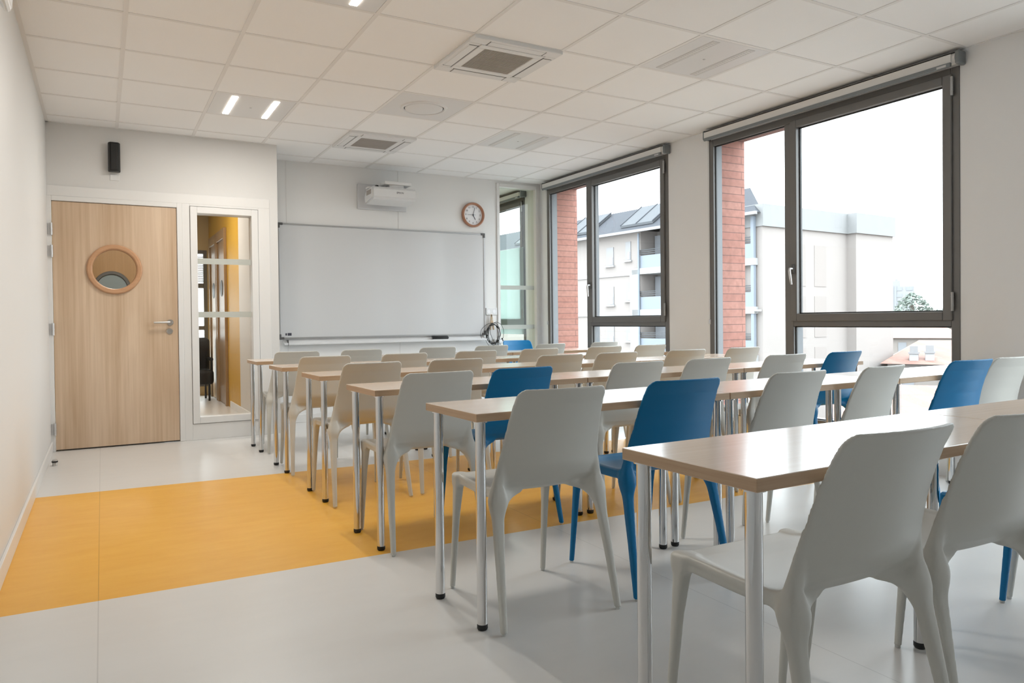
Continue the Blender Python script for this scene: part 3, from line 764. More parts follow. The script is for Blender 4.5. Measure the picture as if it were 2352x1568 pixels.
t = empty('cable_bundle', (4.068, cy, 1.0)); tag(t, 'coiled black cables hanging from the clothespin', 'cable')
def loop(cx, cz, rx, rz, n=26, a0=90, a1=450, tilt=0, dy=0):
    return [(cx+rx*math.cos(math.radians(a)), dy+.006*math.sin(a*.7), cz+rz*math.sin(math.radians(a))) for a in np.linspace(a0, a1, n)]
random.seed(3)
for k in range(5):
    b = MB(); b.tube(loop(.005+random.uniform(-.006, .012), -.115+random.uniform(-.012, .01), .078+random.uniform(-.010, .016), .115+random.uniform(-.012, .014), dy=-.004*k), .0035, 8); b.build('cable_coil', M['black'], t, sm=True)
for pts in ([(0, 0, .01), (-.07, -.01, 0), (-.15, -.012, -.06), (-.165, -.012, -.13), (-.14, -.012, -.18), (-.11, -.01, -.175)],
            [(0, 0, .01), (.06, -.01, .02), (.12, -.012, -.02), (.145, -.012, -.10), (.13, -.012, -.18), (.10, -.01, -.20)],
            [(-.03, -.01, -.01), (-.04, -.012, -.08), (-.01, -.012, -.17), (.04, -.012, -.25), (.07, -.012, -.29), (.12, -.012, -.285)],
            [(-.10, -.01, -.18), (-.08, -.01, -.22), (-.045, -.01, -.27)],
            [(.065, -.01, -.18), (.066, -.01, -.24), (.068, -.01, -.29)]):
    b = MB(); b.tube(smoothcurve(pts), .0026, 8); b.build('loose_cable', M['black'], t, sm=True)
for (p0, p1) in (((-.045, -.01, -.255), (-.035, -.01, -.285)), ((-.125, -.01, -.185), (-.095, -.01, -.165)), ((-.085, -.01, -.165), (-.08, -.01, -.125)), ((.12, -.012, -.17), (.135, -.012, -.205))):
    b = MB(); b.cyl(p0, p1, .008, .007, n=12); b.build('connector', M['black'], t, sm=True)

# ------------------------------------------------------------------ tables
TT = .734      # table height
TW, TD, TH = 1.184, .404, .028
def make_table():
    t = empty('classroom_table')
    b = MB(); b.mi = 0; b.box(0, TW, 0, TD, TT-TH, TT, .0015, 1)
    o = b.build('tabletop', [M['oak'], M['edge'], M['edgey']], t)
    for p in o.data.polygons: p.material_index = 0 if abs(p.normal.z) > .5 else (2 if abs(p.normal.x) > .7 else 1)
    for (x, y) in ((.034, .038), (TW-.034, .038), (.034, TD-.038), (TW-.034, TD-.038)):
        b = MB(); b.cyl((x, y, .018), (x, y, TT-TH-.004), .0175, n=32); lg = b.build('leg', M['chrome'], t, sm=True)
        b = MB(); b.lathe([(0, 0), (.015, 0), (.0185, .006), (.0185, .016), (.0178, .02), (0, .02)], (x, y, 0), 'Z', 24); b.build('foot_cap', M['rubber'], lg, sm=True)
        b = MB(); b.cyl((x, y, TT-TH-.006), (x, y, TT-TH), .024, n=28); b.build('mounting_collar', M['chrome'], lg, sm=True)
    return t
def copy_tree(o, parent=None):
    c = o.copy(); COL.objects.link(c)
    if parent is not None: c.parent = parent; c.matrix_parent_inverse = o.matrix_parent_inverse.copy()
    for ch in [x for x in ALLKIDS.get(o.name, [])]: copy_tree(ch, c)
    return c
ALLKIDS = {}
def index_kids():
    ALLKIDS.clear()
    for x in bpy.data.objects:
        if x.parent: ALLKIDS.setdefault(x.parent.name, []).append(x)
proto = make_table(); index_kids()
tabx = [1.092, 1.077, 1.069, 1.088, 1.078, 1.080]
tabyf = [1.387, 2.545, 3.539, 4.556, 5.510, 6.451]
rown = ['nearest row', 'second row from the viewer', 'third row from the viewer', 'fourth row from the viewer', 'fifth row from the viewer', 'row nearest the whiteboard']
poss = ['left end table', 'middle table', 'window end table']
skew = [.015, .027, .024, .018, .016, .012]
first = True
for r in range(6):
    for c in range(3):
        if r == 0 and c == 2: continue
        tx = tabx[r]+c*(TW+.004); ty = tabyf[r]-TD+skew[r]*c*(TW+.004)
        if c == 2: tx = min(tx, 4.75-TW)
        o = proto if first else copy_tree(proto); first = False
        o.location = (tx, ty, 0); o.rotation_euler = (0, 0, math.atan(skew[r]))
        tag(o, 'pale oak-topped table with chrome legs, %s of the %s' % (poss[c], rown[r]), 'table', 'tables in rows')

# ------------------------------------------------------------------ chairs: one-piece moulded shell
def chair_parts():
    h = .0046
    xs = np.arange(0, .285, h)-h*.5; ys = np.arange(-.292, .275, h); zs = np.arange(-.004, .825, h)
    X, Y, Z = np.meshgrid(xs, ys, zs, indexing='ij')
    X = X.astype(np.float32); Y = Y.astype(np.float32); Z = Z.astype(np.float32)
    aX = np.abs(X)
    # shell side profile (y,z)
    prof = [(.214, .420), (.212, .434), (.200, .444), (.15, .4485), (.05, .447), (-.04, .445), (-.085, .4465), (-.115, .452), (-.135, .463), (-.149, .485), (-.158, .52), (-.167, .57), (-.181, .63), (-.200, .69), (-.224, .75), (-.251, .80)]
    q = np.clip(1-(aX/.205)**2, 0, 1)
    wgt = np.clip((Z-.44)/.10, 0, 1); wgt = wgt*wgt*(3-2*wgt)
    Yp = Y+.034*q*wgt
    sw = 1-wgt
    Zp = Z+.010*q*sw*np.clip((.2-Y)/.1, 0, 1)
    d = np.full(X.shape, 9, np.float32)
    for (a, b_) in zip(prof, prof[1:]):
        ex, ez = b_[0]-a[0], b_[1]-a[1]; L2 = ex*ex+ez*ez
        t_ = np.clip(((Yp-a[0])*ex+(Zp-a[1])*ez)/L2, 0, 1)
        dd = np.hypot(Yp-a[0]-t_*ex, Zp-a[1]-t_*ez); d = np.minimum(d, dd)
    th = .0052
    # half width
    hw = np.interp(Z, [.42, .46, .52, .60, .70, .80], [.214, .207, .202, .197, .187, .177]).astype(np.float32)
    hws = np.interp(Y, [-.15, .0, .15, .21], [.208, .212, .210, .200]).astype(np.float32)
    hw = np.where(Z > .46, hw, np.where(Y > -.1, hws, hw))
    rr = .030; tz = Z-(.803-rr)
    cor = np.where(tz > 0, rr-np.sqrt(np.clip(rr*rr-np.clip(tz, 0, rr)**2, 0, None)), 0)
    hw = hw-cor
    dx = aX-hw
    topd = Z-.8035
    e1 = d-th+.004; e2 = np.maximum(dx, topd)+.004
    shell = np.minimum(np.maximum(e1, e2), 0)+np.hypot(np.maximum(e1, 0), np.maximum(e2, 0))-.004
    def smin(a, b_, k):
        hh = np.clip(.5+.5*(b_-a)/k, 0, 1); return b_+(a-b_)*hh-k*hh*(1-hh)
    def rbox(dx_, dy_, hx, hy, r):
        qx = np.abs(dx_)-hx+r; qy = np.abs(dy_)-hy+r
        return np.minimum(np.maximum(qx, qy), 0)+np.hypot(np.maximum(qx, 0), np.maximum(qy, 0))-r
    def vleg(zk, cx, cy_, hx, hy, z0, z1, r=.009):
        c1 = np.interp(Z, zk, cx); c2 = np.interp(Z, zk, cy_); a1 = np.interp(Z, zk, hx); a2 = np.interp(Z, zk, hy)
        dd = rbox(aX-c1, Y-c2, a1, a2, np.minimum(r, np.minimum(a1, a2)*.95))
        return np.maximum(dd, np.maximum(z0-Z, Z-z1)).astype(np.float32)
    front = vleg([0, .30, .40, .44], [.205, .199, .196, .194], [.238, .206, .194, .190], [.010, .0135, .017, .019], [.010, .014, .020, .024], .006, .444)
    rear = vleg([0, .20, .34, .42, .48, .54, .60], [.232, .222, .213, .207, .203, .198, .1925], [-.243, -.202, -.172, -.153, -.152, -.159, -.172], [.0115, .0145, .0185, .0225, .0165, .0095, .003], [.011, .0135, .016, .018, .013, .007, .003], .006, .60)
    rail = rbox(aX-np.interp(Y, [-.15, 0, .2], [.203, .203, .192]), Z-np.interp(Y, [-.15, 0, .2], [.437, .434, .432]), .0105, .0165, .005)
    rail = np.maximum(rail, np.maximum(Y-.212, -.155-Y)).astype(np.float32)
    frail = rbox(Y-.204, Z-.433, .006, .012, .004); frail = np.maximum(frail, aX-.195).astype(np.float32)
    # web between rear leg and the underside of the shell
    def cap(p, q_, r0, r1):
        p = np.array(p); q_ = np.array(q_); e = q_-p; L2 = (e*e).sum()
        t_ = np.clip(((aX-p[0])*e[0]+(Y-p[1])*e[1]+(Z-p[2])*e[2])/L2, 0, 1)
        return (np.sqrt((aX-p[0]-t_*e[0])**2+(Y-p[1]-t_*e[1])**2+(Z-p[2]-t_*e[2])**2)-(r0+(r1-r0)*t_)).astype(np.float32)
    web = cap((.200, -.152, .412), (.112, -.128, .441), .016, .008)
    body = smin(shell, rail, .016); body = smin(body, frail, .012)
    legr = smin(rear, web, .05)
    kk = np.interp(Z, [.38, .44, .56], [.034, .03, .006]).astype(np.float32)
    F = smin(body, legr, kk); F = smin(F, front, .022)
    # surface nets
    S = F < 0
    n = F.shape
    cnt = np.zeros((n[0]-1, n[1]-1, n[2]-1), np.float32); acc = [np.zeros_like(cnt) for _ in range(3)]
    I = [np.arange(k-1, dtype=np.float32) for k in n]
    base = np.meshgrid(*I, indexing='ij')
    offs = [(0, 0, 0), (1, 0, 0), (0, 1, 0), (1, 1, 0), (0, 0, 1), (1, 0, 1), (0, 1, 1), (1, 1, 1)]
    def sl(o): return F[o[0]:n[0]-1+o[0], o[1]:n[1]-1+o[1], o[2]:n[2]-1+o[2]]
    for a in range(8):
        for ax in range(3):
            if offs[a][ax]: continue
            b2 = list(offs[a]); b2[ax] = 1
            fa, fb = sl(offs[a]), sl(b2)
            mk = (fa < 0) != (fb < 0)
            if not mk.any(): continue
            t_ = np.where(mk, fa/np.where(mk, fa-fb, 1), 0)
            for k in range(3):
                acc[k][mk] += (base[k][mk]+offs[a][k]+(t_[mk] if k == ax else 0))
            cnt[mk] += 1
    act = cnt > 0
    ids = np.full(cnt.shape, -1, np.int64); ids[act] = np.arange(act.sum())
    V = np.stack([acc[k][act]/cnt[act] for k in range(3)], 1)*h+np.array([xs[0], ys[0], zs[0]])
    quads = []
    for ax in range(3):
        u, v = (ax+1) % 3, (ax+2) % 3
        sa = [slice(0, n[0]), slice(0, n[1]), slice(0, n[2])]
        s1 = list(sa); s2 = list(sa); s1[ax] = slice(0, n[ax]-1); s2[ax] = slice(1, n[ax])
        A, B = S[tuple(s1)], S[tuple(s2)]
        idx = np.argwhere(A != B)
        ok = (idx[:, u] > 0) & (idx[:, v] > 0) & (idx[:, u] < n[u]-1) & (idx[:, v] < n[v]-1)
        idx = idx[ok]; fl = A[tuple(idx.T)]
        def get(du, dv):
            j = idx.copy(); j[:, u] -= du; j[:, v] -= dv; return ids[tuple(j.T)]
        Q = np.stack([get(1, 1), get(0, 1), get(0, 0), get(1, 0)], 1)
        Q[~fl] = Q[~fl][:, ::-1]
        quads.append(Q)
    Q = np.concatenate(quads); Q = Q[(Q >= 0).all(1)]
    # mirror: first cell layer straddles x=0 (xs[0] = -h/2, xs[1] = +h/2)
    V[:, 0] = np.where(V[:, 0] < h*.45, 0, V[:, 0])
    used = np.zeros(len(V), bool); used[Q.ravel()] = True
    # drop quads that lie in the mirror plane
    onp = V[:, 0] < 1e-6
    Q = Q[~onp[Q].all(1)]
    V[:, 2] *= 1.011
    V2 = V*np.array([-1, 1, 1]); mp = np.arange(len(V))+len(V); mp[onp] = np.arange(len(V))[onp]
    Vall = np.concatenate([V, V2]); Qall = np.concatenate([Q, mp[Q][:, ::-1]])
    # a few relaxation rounds remove the grid facets
    E = np.concatenate([Qall[:, [0, 1]], Qall[:, [1, 2]], Qall[:, [2, 3]], Qall[:, [3, 0]]])
    for lam in (.5, -.52, .5, -.52, .5, -.52):
        s = np.zeros_like(Vall); c = np.zeros(len(Vall))
        np.add.at(s, E[:, 0], Vall[E[:, 1]]); np.add.at(c, E[:, 0], 1)
        np.add.at(s, E[:, 1], Vall[E[:, 0]]); np.add.at(c, E[:, 1], 1)
        c[c == 0] = 1
        m_ = s/c[:, None]; ok = c > 1
        Vall[ok] += lam*(m_[ok]-Vall[ok])
    # vertex normals
    a, b_, c, d_ = (Vall[Qall[:, k]] for k in range(4))
    fn = np.cross(c-a, d_-b_)
    N = np.zeros_like(Vall)
    for k in range(4): np.add.at(N, Qall[:, k], fn)
    N /= np.maximum(np.linalg.norm(N, axis=1), 1e-12)[:, None]
    C = (a+c)/2
    leg = C[:, 2] < .418
    back = ~leg & ((C[:, 1] < -.118))
    seat = ~leg & ~back
    parts = [('seat', seat), ('backrest', back)]
    for sx in (-1, 1):
        for sy in (1, -1):
            parts.append(('leg', leg & (np.sign(C[:, 0]) == sx) & (np.sign(C[:, 1]) == sy)))
    out = []
    for nm, mk in parts:
        q_ = Qall[mk]; u_, inv = np.unique(q_.ravel(), return_inverse=True)
        out.append((nm, Vall[u_], inv.reshape(-1, 4), N[u_]))
    return out
CP = chair_parts()
def make_chair(m, glides):
    t = empty('classroom_chair')
    for nm, V, Q, N in CP:
        me = bpy.data.meshes.new(nm); me.from_pydata(V.tolist(), [], Q.tolist()); me.update()
        for p in me.polygons: p.use_smooth = True
        me.normals_split_custom_set_from_vertices([tuple(v) for v in N])
        me.materials.append(m)
        o = bpy.data.objects.new(nm, me); COL.objects.link(o); o.parent = t
        if nm == 'leg' and glides:
            cx, cy_ = V[V[:, 2] < .012][:, 0].mean(), V[V[:, 2] < .012][:, 1].mean()
            b = MB(); b.lathe([(0, 0), (.0075, 0), (.0085, .002), (.0085, .0085), (0, .0085)], (cx, cy_, 0), 'Z', 16); b.build('glide', M['glide'], o, sm=True)
    return t
CH = {1: [(1.447, .948, -1, 'w'), (1.95, .955, -3, 'w'), (2.64, .97, 0, 'b'), (3.11, .985, 0, 'w')],
      2: [(1.38, 2.105, -1, 'w'), (1.95, 2.122, -1, 'b'), (2.61, 2.14, 1, 'w'), (3.2, 2.155, 5, 'w'), (3.97, 2.19, -3, 'b'), (4.40, 2.19, -2, 'w')],
      3: [(1.35, 3.065, 2, 'w'), (1.81, 3.088, 4, 'b'), (2.55, 3.112, 1, 'w'), (3.08, 3.13, 2, 'w'), (3.75, 3.15, -1, 'w'), (4.33, 3.165, 2, 'b')],
      4: [(1.36, 4.025, 3, 'w'), (1.9, 4.043, -2, 'w'), (2.68, 4.072, -1, 'w'), (3.16, 4.085, 0, 'w'), (3.81, 4.09, -3, 'w'), (4.41, 4.10, 1, 'w')],
      5: [(1.35, 4.995, 0, 'w'), (1.94, 5.01, 2, 'w'), (2.54, 5.039, 1, 'w'), (3.12, 5.045, 0, 'w'), (3.78, 5.055, 0, 'w'), (4.3, 5.07, 2, 'w')],
      6: [(1.38, 5.95, -2, 'w'), (1.92, 5.955, 1, 'w'), (2.63, 5.98, 2, 'w'), (3.18, 5.99, 3, 'w'), (3.83, 5.99, 5, 'w'), (4.5, 6.02, 5, 'w')]}
ordn = ['leftmost', 'second from the left', 'third from the left', 'third from the window', 'second from the window', 'closest to the windows']
protos = {('w', 1): make_chair(M['white'], True), ('b', 1): make_chair(M['blue'], True), ('w', 0): make_chair(M['white'], False)}
usedp = set(); index_kids()
# far chairs share the mesh data of the near ones
for a, b_ in zip(ALLKIDS[protos[('w', 1)].name], ALLKIDS[protos[('w', 0)].name]): b_.data = a.data
for r in CH:
    for k, (x, y, a, c) in enumerate(CH[r]):
        key = (c, 1 if (r <= 3 or c == 'b') else 0)
        o = protos[key] if key not in usedp else copy_tree(protos[key]); usedp.add(key)
        an = math.radians(a)
        y = min(y-.01, tabyf[r-1]-TD+skew[r-1]*(x-1.08)-.062-abs(math.sin(an))*.17)
        o.location = (x-math.sin(an)*.252, y+math.cos(an)*.252, 0); o.rotation_euler = (0, 0, an)
        od = ordn[k] if len(CH[r]) == 6 else ordn[k] if k < 3 else 'fourth from the left'
        tag(o, '%s moulded plastic chair, %s in the %s' % ('off-white' if c == 'w' else 'blue', od, rown[r-1]), 'chair', ('off-white' if c == 'w' else 'blue')+' chairs behind the tables')
o = copy_tree(protos[('b', 1)]); o.location = (4.15, 6.98, 0); o.rotation_euler = (0, 0, math.radians(176))
tag(o, 'blue moulded plastic chair facing the class near the glazed slot', 'chair', 'blue teacher chair')
del o['group']
# pen on the far table
t = empty('marker_pen', (3.98, 6.28, TT), math.radians(8)); tag(t, 'dark blue marker pen lying on the table nearest the whiteboard', 'pen')
b = MB(); b.cyl((-.06, 0, .008), (.035, 0, .008), .0075, n=16); b.build('pen_barrel', M['penblue'], t, sm=True)
b = MB(); b.cyl((.035, 0, .008), (.075, 0, .008), .0082, n=16); b.build('pen_cap', M['plast'], t, sm=True)

# ------------------------------------------------------------------ outside
X_ = {}
X_['render'] = mat('cream_render', (0.214, 0.191, 0.178), .9, var=.03, vscale=.4)
X_['render2'] = mat('pale_render_panels', (0.229, 0.207, 0.194), .9, var=.02, vscale=.5)
X_['band'] = mat('white_concrete_band', (0.277, 0.277, 0.277), .8)
X_['parapet'] = mat('streaked_parapet', (0.186, 0.187, 0.187), .8, var=.06, vscale=2)
X_['roof'] = mat('zinc_roof', (0.040, 0.043, 0.050), .9, var=.05, vscale=1, spec=.2)
X_['panel'] = mat('roof_window_panel', (0.065, 0.069, 0.075), .8, spec=.2)
X_['bluem'] = mat('pale_blue_metal', (0.150, 0.172, 0.202), .6)
X_['dark'] = mat('blue_grey_glazing', (0.203, 0.211, 0.226), .3)  # one even blue-grey for loggia glazing and facade panes
X_['shutter'] = mat('grey_shutter', (0.193, 0.190, 0.193), .7)
X_['tile'] = bricks('terracotta_tiles', (0.156, 0.082, 0.064), (0.199, 0.113, 0.090), (0.101, 0.058, 0.051), bw=.6, rh=.35)
X_['house'] = mat('pale_house_wall', (0.190, 0.169, 0.154), .9, var=.04, vscale=1)
X_['leaf'] = mat('hazy_green_leaves', (0.172, 0.203, 0.179), .9, var=.25, vscale=2)  # distance haze is put into the pale leaf colour
X_['bark'] = mat('grey_bark', (0.102, 0.083, 0.070), .9)
X_['ground'] = mat('town_ground', (0.192, 0.186, 0.172), .95, var=.1, vscale=.05)
X_['tower'] = mat('hazy_tower_concrete', (0.201, 0.201, 0.205), .9)  # concrete colour with the haze painted in
X_['towerw'] = mat('hazy_tower_windows', (0.172, 0.179, 0.191), .6)  # window tone kept close to the wall, haze painted in
b = MB(); b.box(5.3, 900, -400, 900, -10.2, -10); g_ = b.build('ground', X_['ground']); struct(g_, 'town ground far below the windows', 'ground')

# apartment block: local frame, +y along the facade away from us, +x to the back
bl = empty('apartment_building', (33, 29.4, -10), math.radians(4.7))
tag(bl, 'cream apartment block with grey zinc roof and blue loggias outside the windows', 'building')
zo = 10.0
def Z(z): return z+zo
EA = 7.05
b = MB(); b.box(0.02, 11, 9.55, 34, 0, Z(EA)); b.box(1.6, 11, .25, 9.55, 0, Z(EA)); b.build('facade_wall', X_['render'], bl)
b = MB()
for k in range(4):
    z = 4.05-2.8*k; b.box(-.06, 0.05, 10.3, 34, Z(z), Z(z+.28)); b.box(-.12, 1.7, .3, 10.3, Z(z+.02), Z(z+.42))
b.box(-.12, .3, 9.7, 10.5, Z(-9.9), Z(4.4)); b.box(-.12, .15, .0, .32, Z(1.4), Z(1.5))
b.build('floor_bands', X_['band'], bl)
# hipped zinc roof
b = MB()
e0, e1, rz = .3, 34, 9.9
b.prism([(-.5, 0, Z(EA-.1)), (-.5, 0, Z(EA+.1)), (7.2, 0, Z(rz)), (7.2, 0, Z(EA-.1))], (0, 1, 0)); b.bm.clear()
rz = 9.0; RX = 2.2
P = [(-.5, -.15, Z(EA)), (-.5, e1, Z(EA)), (RX, e1, Z(rz)), (RX, 2.3, Z(rz)), (.5, .1, Z(EA)), (RX, e1, Z(EA)), (2.5, e1, Z(rz)), (2.5, 2.5, Z(rz))]
b.poly([P[0], P[1], P[2], P[3]]); b.poly([P[0], P[3], P[4]]); b.poly([P[3], P[2], P[6], P[7]]); b.poly([P[3], P[7], (2.5, 2.5, Z(EA)), (.5, .1, Z(EA))]); b.poly([P[7], P[6], (2.5, e1, Z(EA)), (2.5, 2.5, Z(EA))])
bmesh.ops.remove_doubles(b.bm, verts=b.bm.verts[:], dist=.001)
b.build('roof', X_['roof'], bl)
b = MB(); b.box(-.62, -.45, -.2, e1, Z(EA-.16), Z(EA+.02)); b.build('gutter', X_['shutter'], bl)
b = MB(); b.cyl((-.15, 9.6, Z(-9.9)), (-.15, 9.6, Z(EA-.2)), .07, n=10); b.build('downpipe', X_['bluem'], bl)
# roof panels
def rp(y0, y1, x0, x1):
    f = lambda x, o_: Z(EA+(x+.5)*(rz-EA)/2.7+o_)
    b = MB(); b.prism([(x0, y0, f(x0, .05)), (x1, y0, f(x1, .05)), (x1, y0, f(x1, .22)), (x0, y0, f(x0, .22))], (0, y1-y0, 0)); p_ = b.build('roof_window', X_['panel'], bl)
    b = MB(); ym = (y0+y1)/2
    for y in (y0, ym, y1): b.prism([(x0-.02, y-.04, f(x0, .2)), (x1, y-.04, f(x1, .2)), (x1, y-.04, f(x1, .27)), (x0-.02, y-.04, f(x0, .27))], (0, .08, 0))
    b.build('window_ribs', X_['roof'], p_)
rp(8.3, 11.4, -.1, 1.95); rp(14.6, 17.6, -.1, 1.95); rp(21.5, 24.5, -.1, 1.95)
# facade windows
def fw(y0, y1, z0, z1):
    b = MB(); b.box(-.03, .08, y0, y1, Z(z0), Z(z1)); w_ = b.build('window', X_['shutter'], bl)
    b = MB(); b.box(-.05, -.02, y0+.06, y0+(y1-y0)*.55, Z(z0)+.05, Z(z0)+(z1-z0)*.45); b.build('pane', X_['dark'], w_)
    b = MB(); b.box(-.14, .02, y0-.12, y1+.12, Z(z0)-.1, Z(z0)); b.build('sill', X_['band'], w_)
for k in range(3):
    for (y0, y1, dz) in ((12.25, 12.98, -.1), (10.5, 11.0, .15), (17.5, 18.2, -.1), (21.0, 21.7, -.1)):
        fw(y0, y1, 4.95+dz-2.8*k, 6.25+dz-2.8*k)
# loggias
for k in range(3):
    z = 4.47-2.8*k
    b = MB(); b.box(1.2, 1.62, .6, 9.4, Z(z), Z(z+2.25)); lg = b.build('loggia', X_['dark'], bl)
    b = MB()
    b.box(-.05, 0, .5, 9.7, Z(z), Z(z+.85)); b.build('balcony_panel', X_['bluem'], lg)
    b = MB()
    for dz in (.95, 1.08, 1.2): b.box(-.06, -.01, .4, 9.8, Z(z+dz), Z(z+dz+.045))
    b.build('handrail', X_['panel'], lg)
    b = MB(); b.box(-.08, .14, .35, .55, Z(z), Z(z+2.4)); b.box(-.08, .14, 1.2, 1.36, Z(z), Z(z+2.4)); b.build('loggia_post', X_['bluem'], lg)
# gable side wall with flat parapet
b = MB(); b.box(.25, 8.9, -.02, 1.5, 0, Z(6.3)); b.box(8.7, 13.0, -.62, 1.5, 0, Z(6.3)); b.build('gable_wall', X_['render2'], bl)
b = MB()
for (a0_, a1_) in ((2.9, 4.3), (5.2, 6.4)):
    for k in range(3): b.box(a0_, a1_, -.045, 0, Z(2.9-3.1*k), Z(5.4-3.1*k))
b.build('gable_recess', X_['render'], bl)
b = MB(); b.box(.15, 9.0, -.14, 1.6, Z(6.28), Z(7.55)); b.box(8.55, 13.1, -.76, 1.6, Z(6.28), Z(7.55)); b.build('parapet', X_['parapet'], bl)

# distant tower
tw = empty('tower_block', (380*math.sin(math.radians(57.2)), 380*math.cos(math.radians(57.2)), -10), math.radians(-57.2)); tag(tw, 'distant pale tower block on the horizon right of the gable wall', 'building')
b = MB(); b.box(-22, 7.4, 0, 16, 0, 24.6); b.box(-22, 1.8, .5, 16, 24.6, 27.2); b.build('tower_wall', X_['tower'], tw)
for k in range(8):
    for xx in (-9, -4.5, 0, 4.2):
        b = MB(); b.box(xx, xx+2.6, -.15, .3, 1.6+3*k, 3.1+3*k); b.build('window_band', X_['towerw'], tw)
b = MB(); b.box(-.6, .3, -.3, .2, 0, 24.6); b.box(-6, -5, -.3, .2, 0, 24.6); b.build('stair_shaft', X_['towerw'], tw)
b = MB()
for k in range(7): b.box(-14+2.3*k, -13+2.3*k, 2, 3.2, 27.2, 28+.6*(k % 3))
b.build('roof_vents', X_['towerw'], tw)
# trees
def tree(x, y, zt, r, hgt, lab, seed, cone=False):
    random.seed(seed)
    t = empty('tree', (x, y, -10)); tag(t, lab, 'tree')
    b = MB(); b.cyl((0, 0, 0), (0, 0, zt+10-r*.3), r*.10, r*.05, n=10); b.build('trunk', X_['bark'], t, sm=True)
    bm = bmesh.new()
    for k in range(900):
        u = random.random(); a = random.uniform(0, 2*PI)
        hh = zt+10-hgt+hgt*u
        R = r*((1-u)**.7 if cone else math.sqrt(max(0, 1-(2*u-1)**2)))*random.uniform(.55, 1.05)
        c = Vector((R*math.cos(a), R*math.sin(a), hh)); s = r*random.uniform(.04, .09)
        q = [Vector((random.gauss(0, 1), random.gauss(0, 1), random.gauss(0, .5))).normalized()*s for _ in range(4)]
        vs = [bm.verts.new(c+v) for v in q]
        for f_ in ((0, 1, 2), (0, 2, 3), (0, 3, 1), (1, 3, 2)): bm.faces.new([vs[i] for i in f_])
    me = bpy.data.meshes.new('foliage'); bm.to_mesh(me); bm.free(); me.materials.append(X_['leaf'])
    o = bpy.data.objects.new('foliage', me); COL.objects.link(o); o.parent = t
def at(px_az, D): a = math.radians(px_az); return D*math.sin(a), D*math.cos(a)
x, y = at(58.2, 120); tree(x, y, 4.3, 5.2, 6.5, 'spreading cedar in front of the distant tower block', 1, True)
x, y = at(60.4, 165); tree(x, y, 2.4, 5, 6, 'low green tree near the right edge of the big window', 2)
x, y = at(59.3, 240); tree(x, y, 1.2, 9, 8, 'rounded tree behind the terracotta roofs', 4)
x, y = at(62.6, 190); tree(x, y, .8, 8, 8, 'hazy tree behind the right window jamb', 5)
# houses with tiled roofs
def house(az, D, w, dep, ze, zr, lab, rot=0, chim=()):
    x, y = at(az, D)
    t = empty('tiled_house', (x, y, -10), math.radians(-az+rot)); tag(t, lab, 'house')
    b = MB(); b.box(-w/2, w/2, 0, dep, 0, ze+10); b.build('house_wall', X_['house'], t)
    e = .4; P = [(-w/2-e, -e, ze+10), (w/2+e, -e, ze+10), (w/2+e, dep+e, ze+10), (-w/2-e, dep+e, ze+10), (-w/4, dep/2, zr+10), (w/4, dep/2, zr+10)]
    b = MB(); b.poly([P[0], P[1], P[5], P[4]]); b.poly([P[1], P[2], P[5]]); b.poly([P[2], P[3], P[4], P[5]]); b.poly([P[3], P[0], P[4]]); b.poly([P[3], P[2], P[1], P[0]])
    bmesh.ops.remove_doubles(b.bm, verts=b.bm.verts[:], dist=.001); b.build('tiled_roof', X_['tile'], t)
    b = MB()
    n = max(3, int(w/2.5))
    for k in range(n): xx = -w/2+(k+.5)*w/n; b.box(xx-.4, xx+.4, -.06, .02, ze+10-1.6, ze+10-.5)
    b.build('house_windows', X_['towerw'], t)
    for (cx, cy_, hh) in chim:
        b = MB(); b.box(cx-.25, cx+.25, cy_-.25, cy_+.25, ze+9, zr+10+hh, .02, 1); c_ = b.build('chimney', X_['band'], t)
        b = MB(); b.box(cx-.3, cx+.3, cy_-.3, cy_+.3, zr+10+hh, zr+10+hh+.12)
        b.box(cx-.22, cx+.22, cy_-.22, cy_+.22, zr+10+hh+.12, zr+10+hh+.5); b.build('chimney_cap', X_['shutter'], c_)
house(58.4, 92, 10.5, 12, -1.4, -.2, 'terracotta roofed house in the middle distance through the big window')
house(63.2, 110, 8, 12, -1.6, .5, 'pale house at the right end of the town view', 6)
house(60.2, 52, 6.4, 9, -1.95, -.6, 'tiled house with white chimneys below the nearest window', 0, ((-1.76, .5, -.75), (-.9, .6, -.7)))
house(59.0, 30, 5.5, 5, -2.7, -1.65, 'low tiled roof close below the nearest window', 8)
house(42, 17, 9, 5, -6.2, -4.6, 'low tiled outbuilding in the yard below the windows', 10)
house(68, 46, 10, 9, -4.6, -2.8, 'tiled house at the far right below the town view', 3)

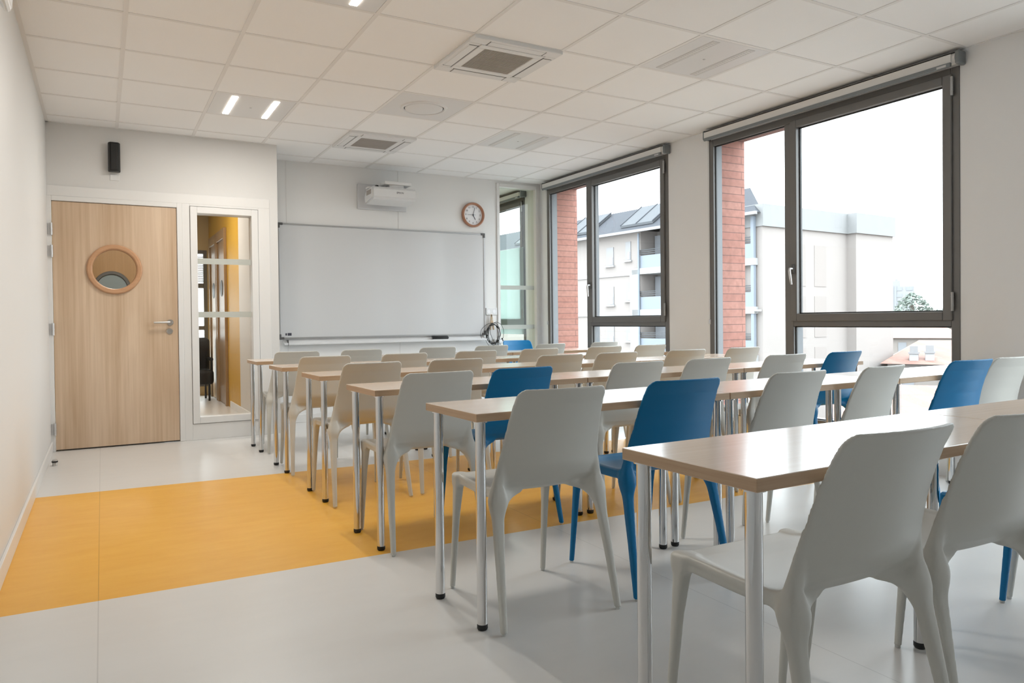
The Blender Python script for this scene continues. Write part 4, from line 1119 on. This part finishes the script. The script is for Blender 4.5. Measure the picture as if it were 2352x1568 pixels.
# ------------------------------------------------------------------ sky and camera
wd = bpy.data.worlds.new('overcast_sky'); SC.world = wd; wd.use_nodes = True; nt = wd.node_tree; nt.nodes.clear()
o = nt.nodes.new('ShaderNodeOutputWorld'); bg = nt.nodes.new('ShaderNodeBackground')
tc = nt.nodes.new('ShaderNodeTexCoord'); sx = nt.nodes.new('ShaderNodeSeparateXYZ'); nt.links.new(tc.outputs['Generated'], sx.inputs[0])
SKY = 1.95
mr = nt.nodes.new('ShaderNodeMapRange'); mr.inputs['From Min'].default_value = 0; mr.inputs['From Max'].default_value = 1
mr.inputs['To Min'].default_value = SKY; mr.inputs['To Max'].default_value = SKY*2.6
nt.links.new(sx.outputs['Z'], mr.inputs['Value']); nt.links.new(mr.outputs['Result'], bg.inputs['Strength'])
bg.inputs['Color'].default_value = (.86, .94, 1.0, 1)
nt.links.new(bg.outputs[0], o.inputs[0])

cam = bpy.data.cameras.new('camera'); co = bpy.data.objects.new('camera', cam); COL.objects.link(co)
yaw, pit, rol, f, sx_, sy_ = .5022, -.0134, -.0112, 1672.56, -23.48, -26.06
F = Vector((math.sin(yaw)*math.cos(pit), math.cos(yaw)*math.cos(pit), math.sin(pit)))
rt = Vector((math.cos(yaw), -math.sin(yaw), 0)); U = Vector((-math.sin(yaw)*math.sin(pit), -math.cos(yaw)*math.sin(pit), math.cos(pit)))
R = rt*math.cos(rol)+U*math.sin(rol); U2 = -rt*math.sin(rol)+U*math.cos(rol)
m = Matrix(((R.x, U2.x, -F.x, 0), (R.y, U2.y, -F.y, 0), (R.z, U2.z, -F.z, 1.0419), (0, 0, 0, 1)))
co.matrix_world = m
cam.sensor_width = 36; cam.sensor_fit = 'HORIZONTAL'; cam.lens = f/2352*36
cam.shift_x = -sx_/2352; cam.shift_y = sy_/2352
cam.clip_start = .05; cam.clip_end = 2000
SC.camera = co
SC.view_settings.view_transform = 'Standard'; SC.view_settings.look = 'None'; SC.view_settings.gamma = 1; SC.view_settings.use_curve_mapping = False
SC.view_settings.exposure = 1.38
SC.cycles.max_bounces = 8; SC.cycles.diffuse_bounces = 4; SC.cycles.glossy_bounces = 3; SC.cycles.transparent_max_bounces = 12
SC.cycles.adaptive_threshold = .035; SC.cycles.sample_clamp_indirect = 6; SC.cycles.caustics_reflective = False; SC.cycles.caustics_refractive = False
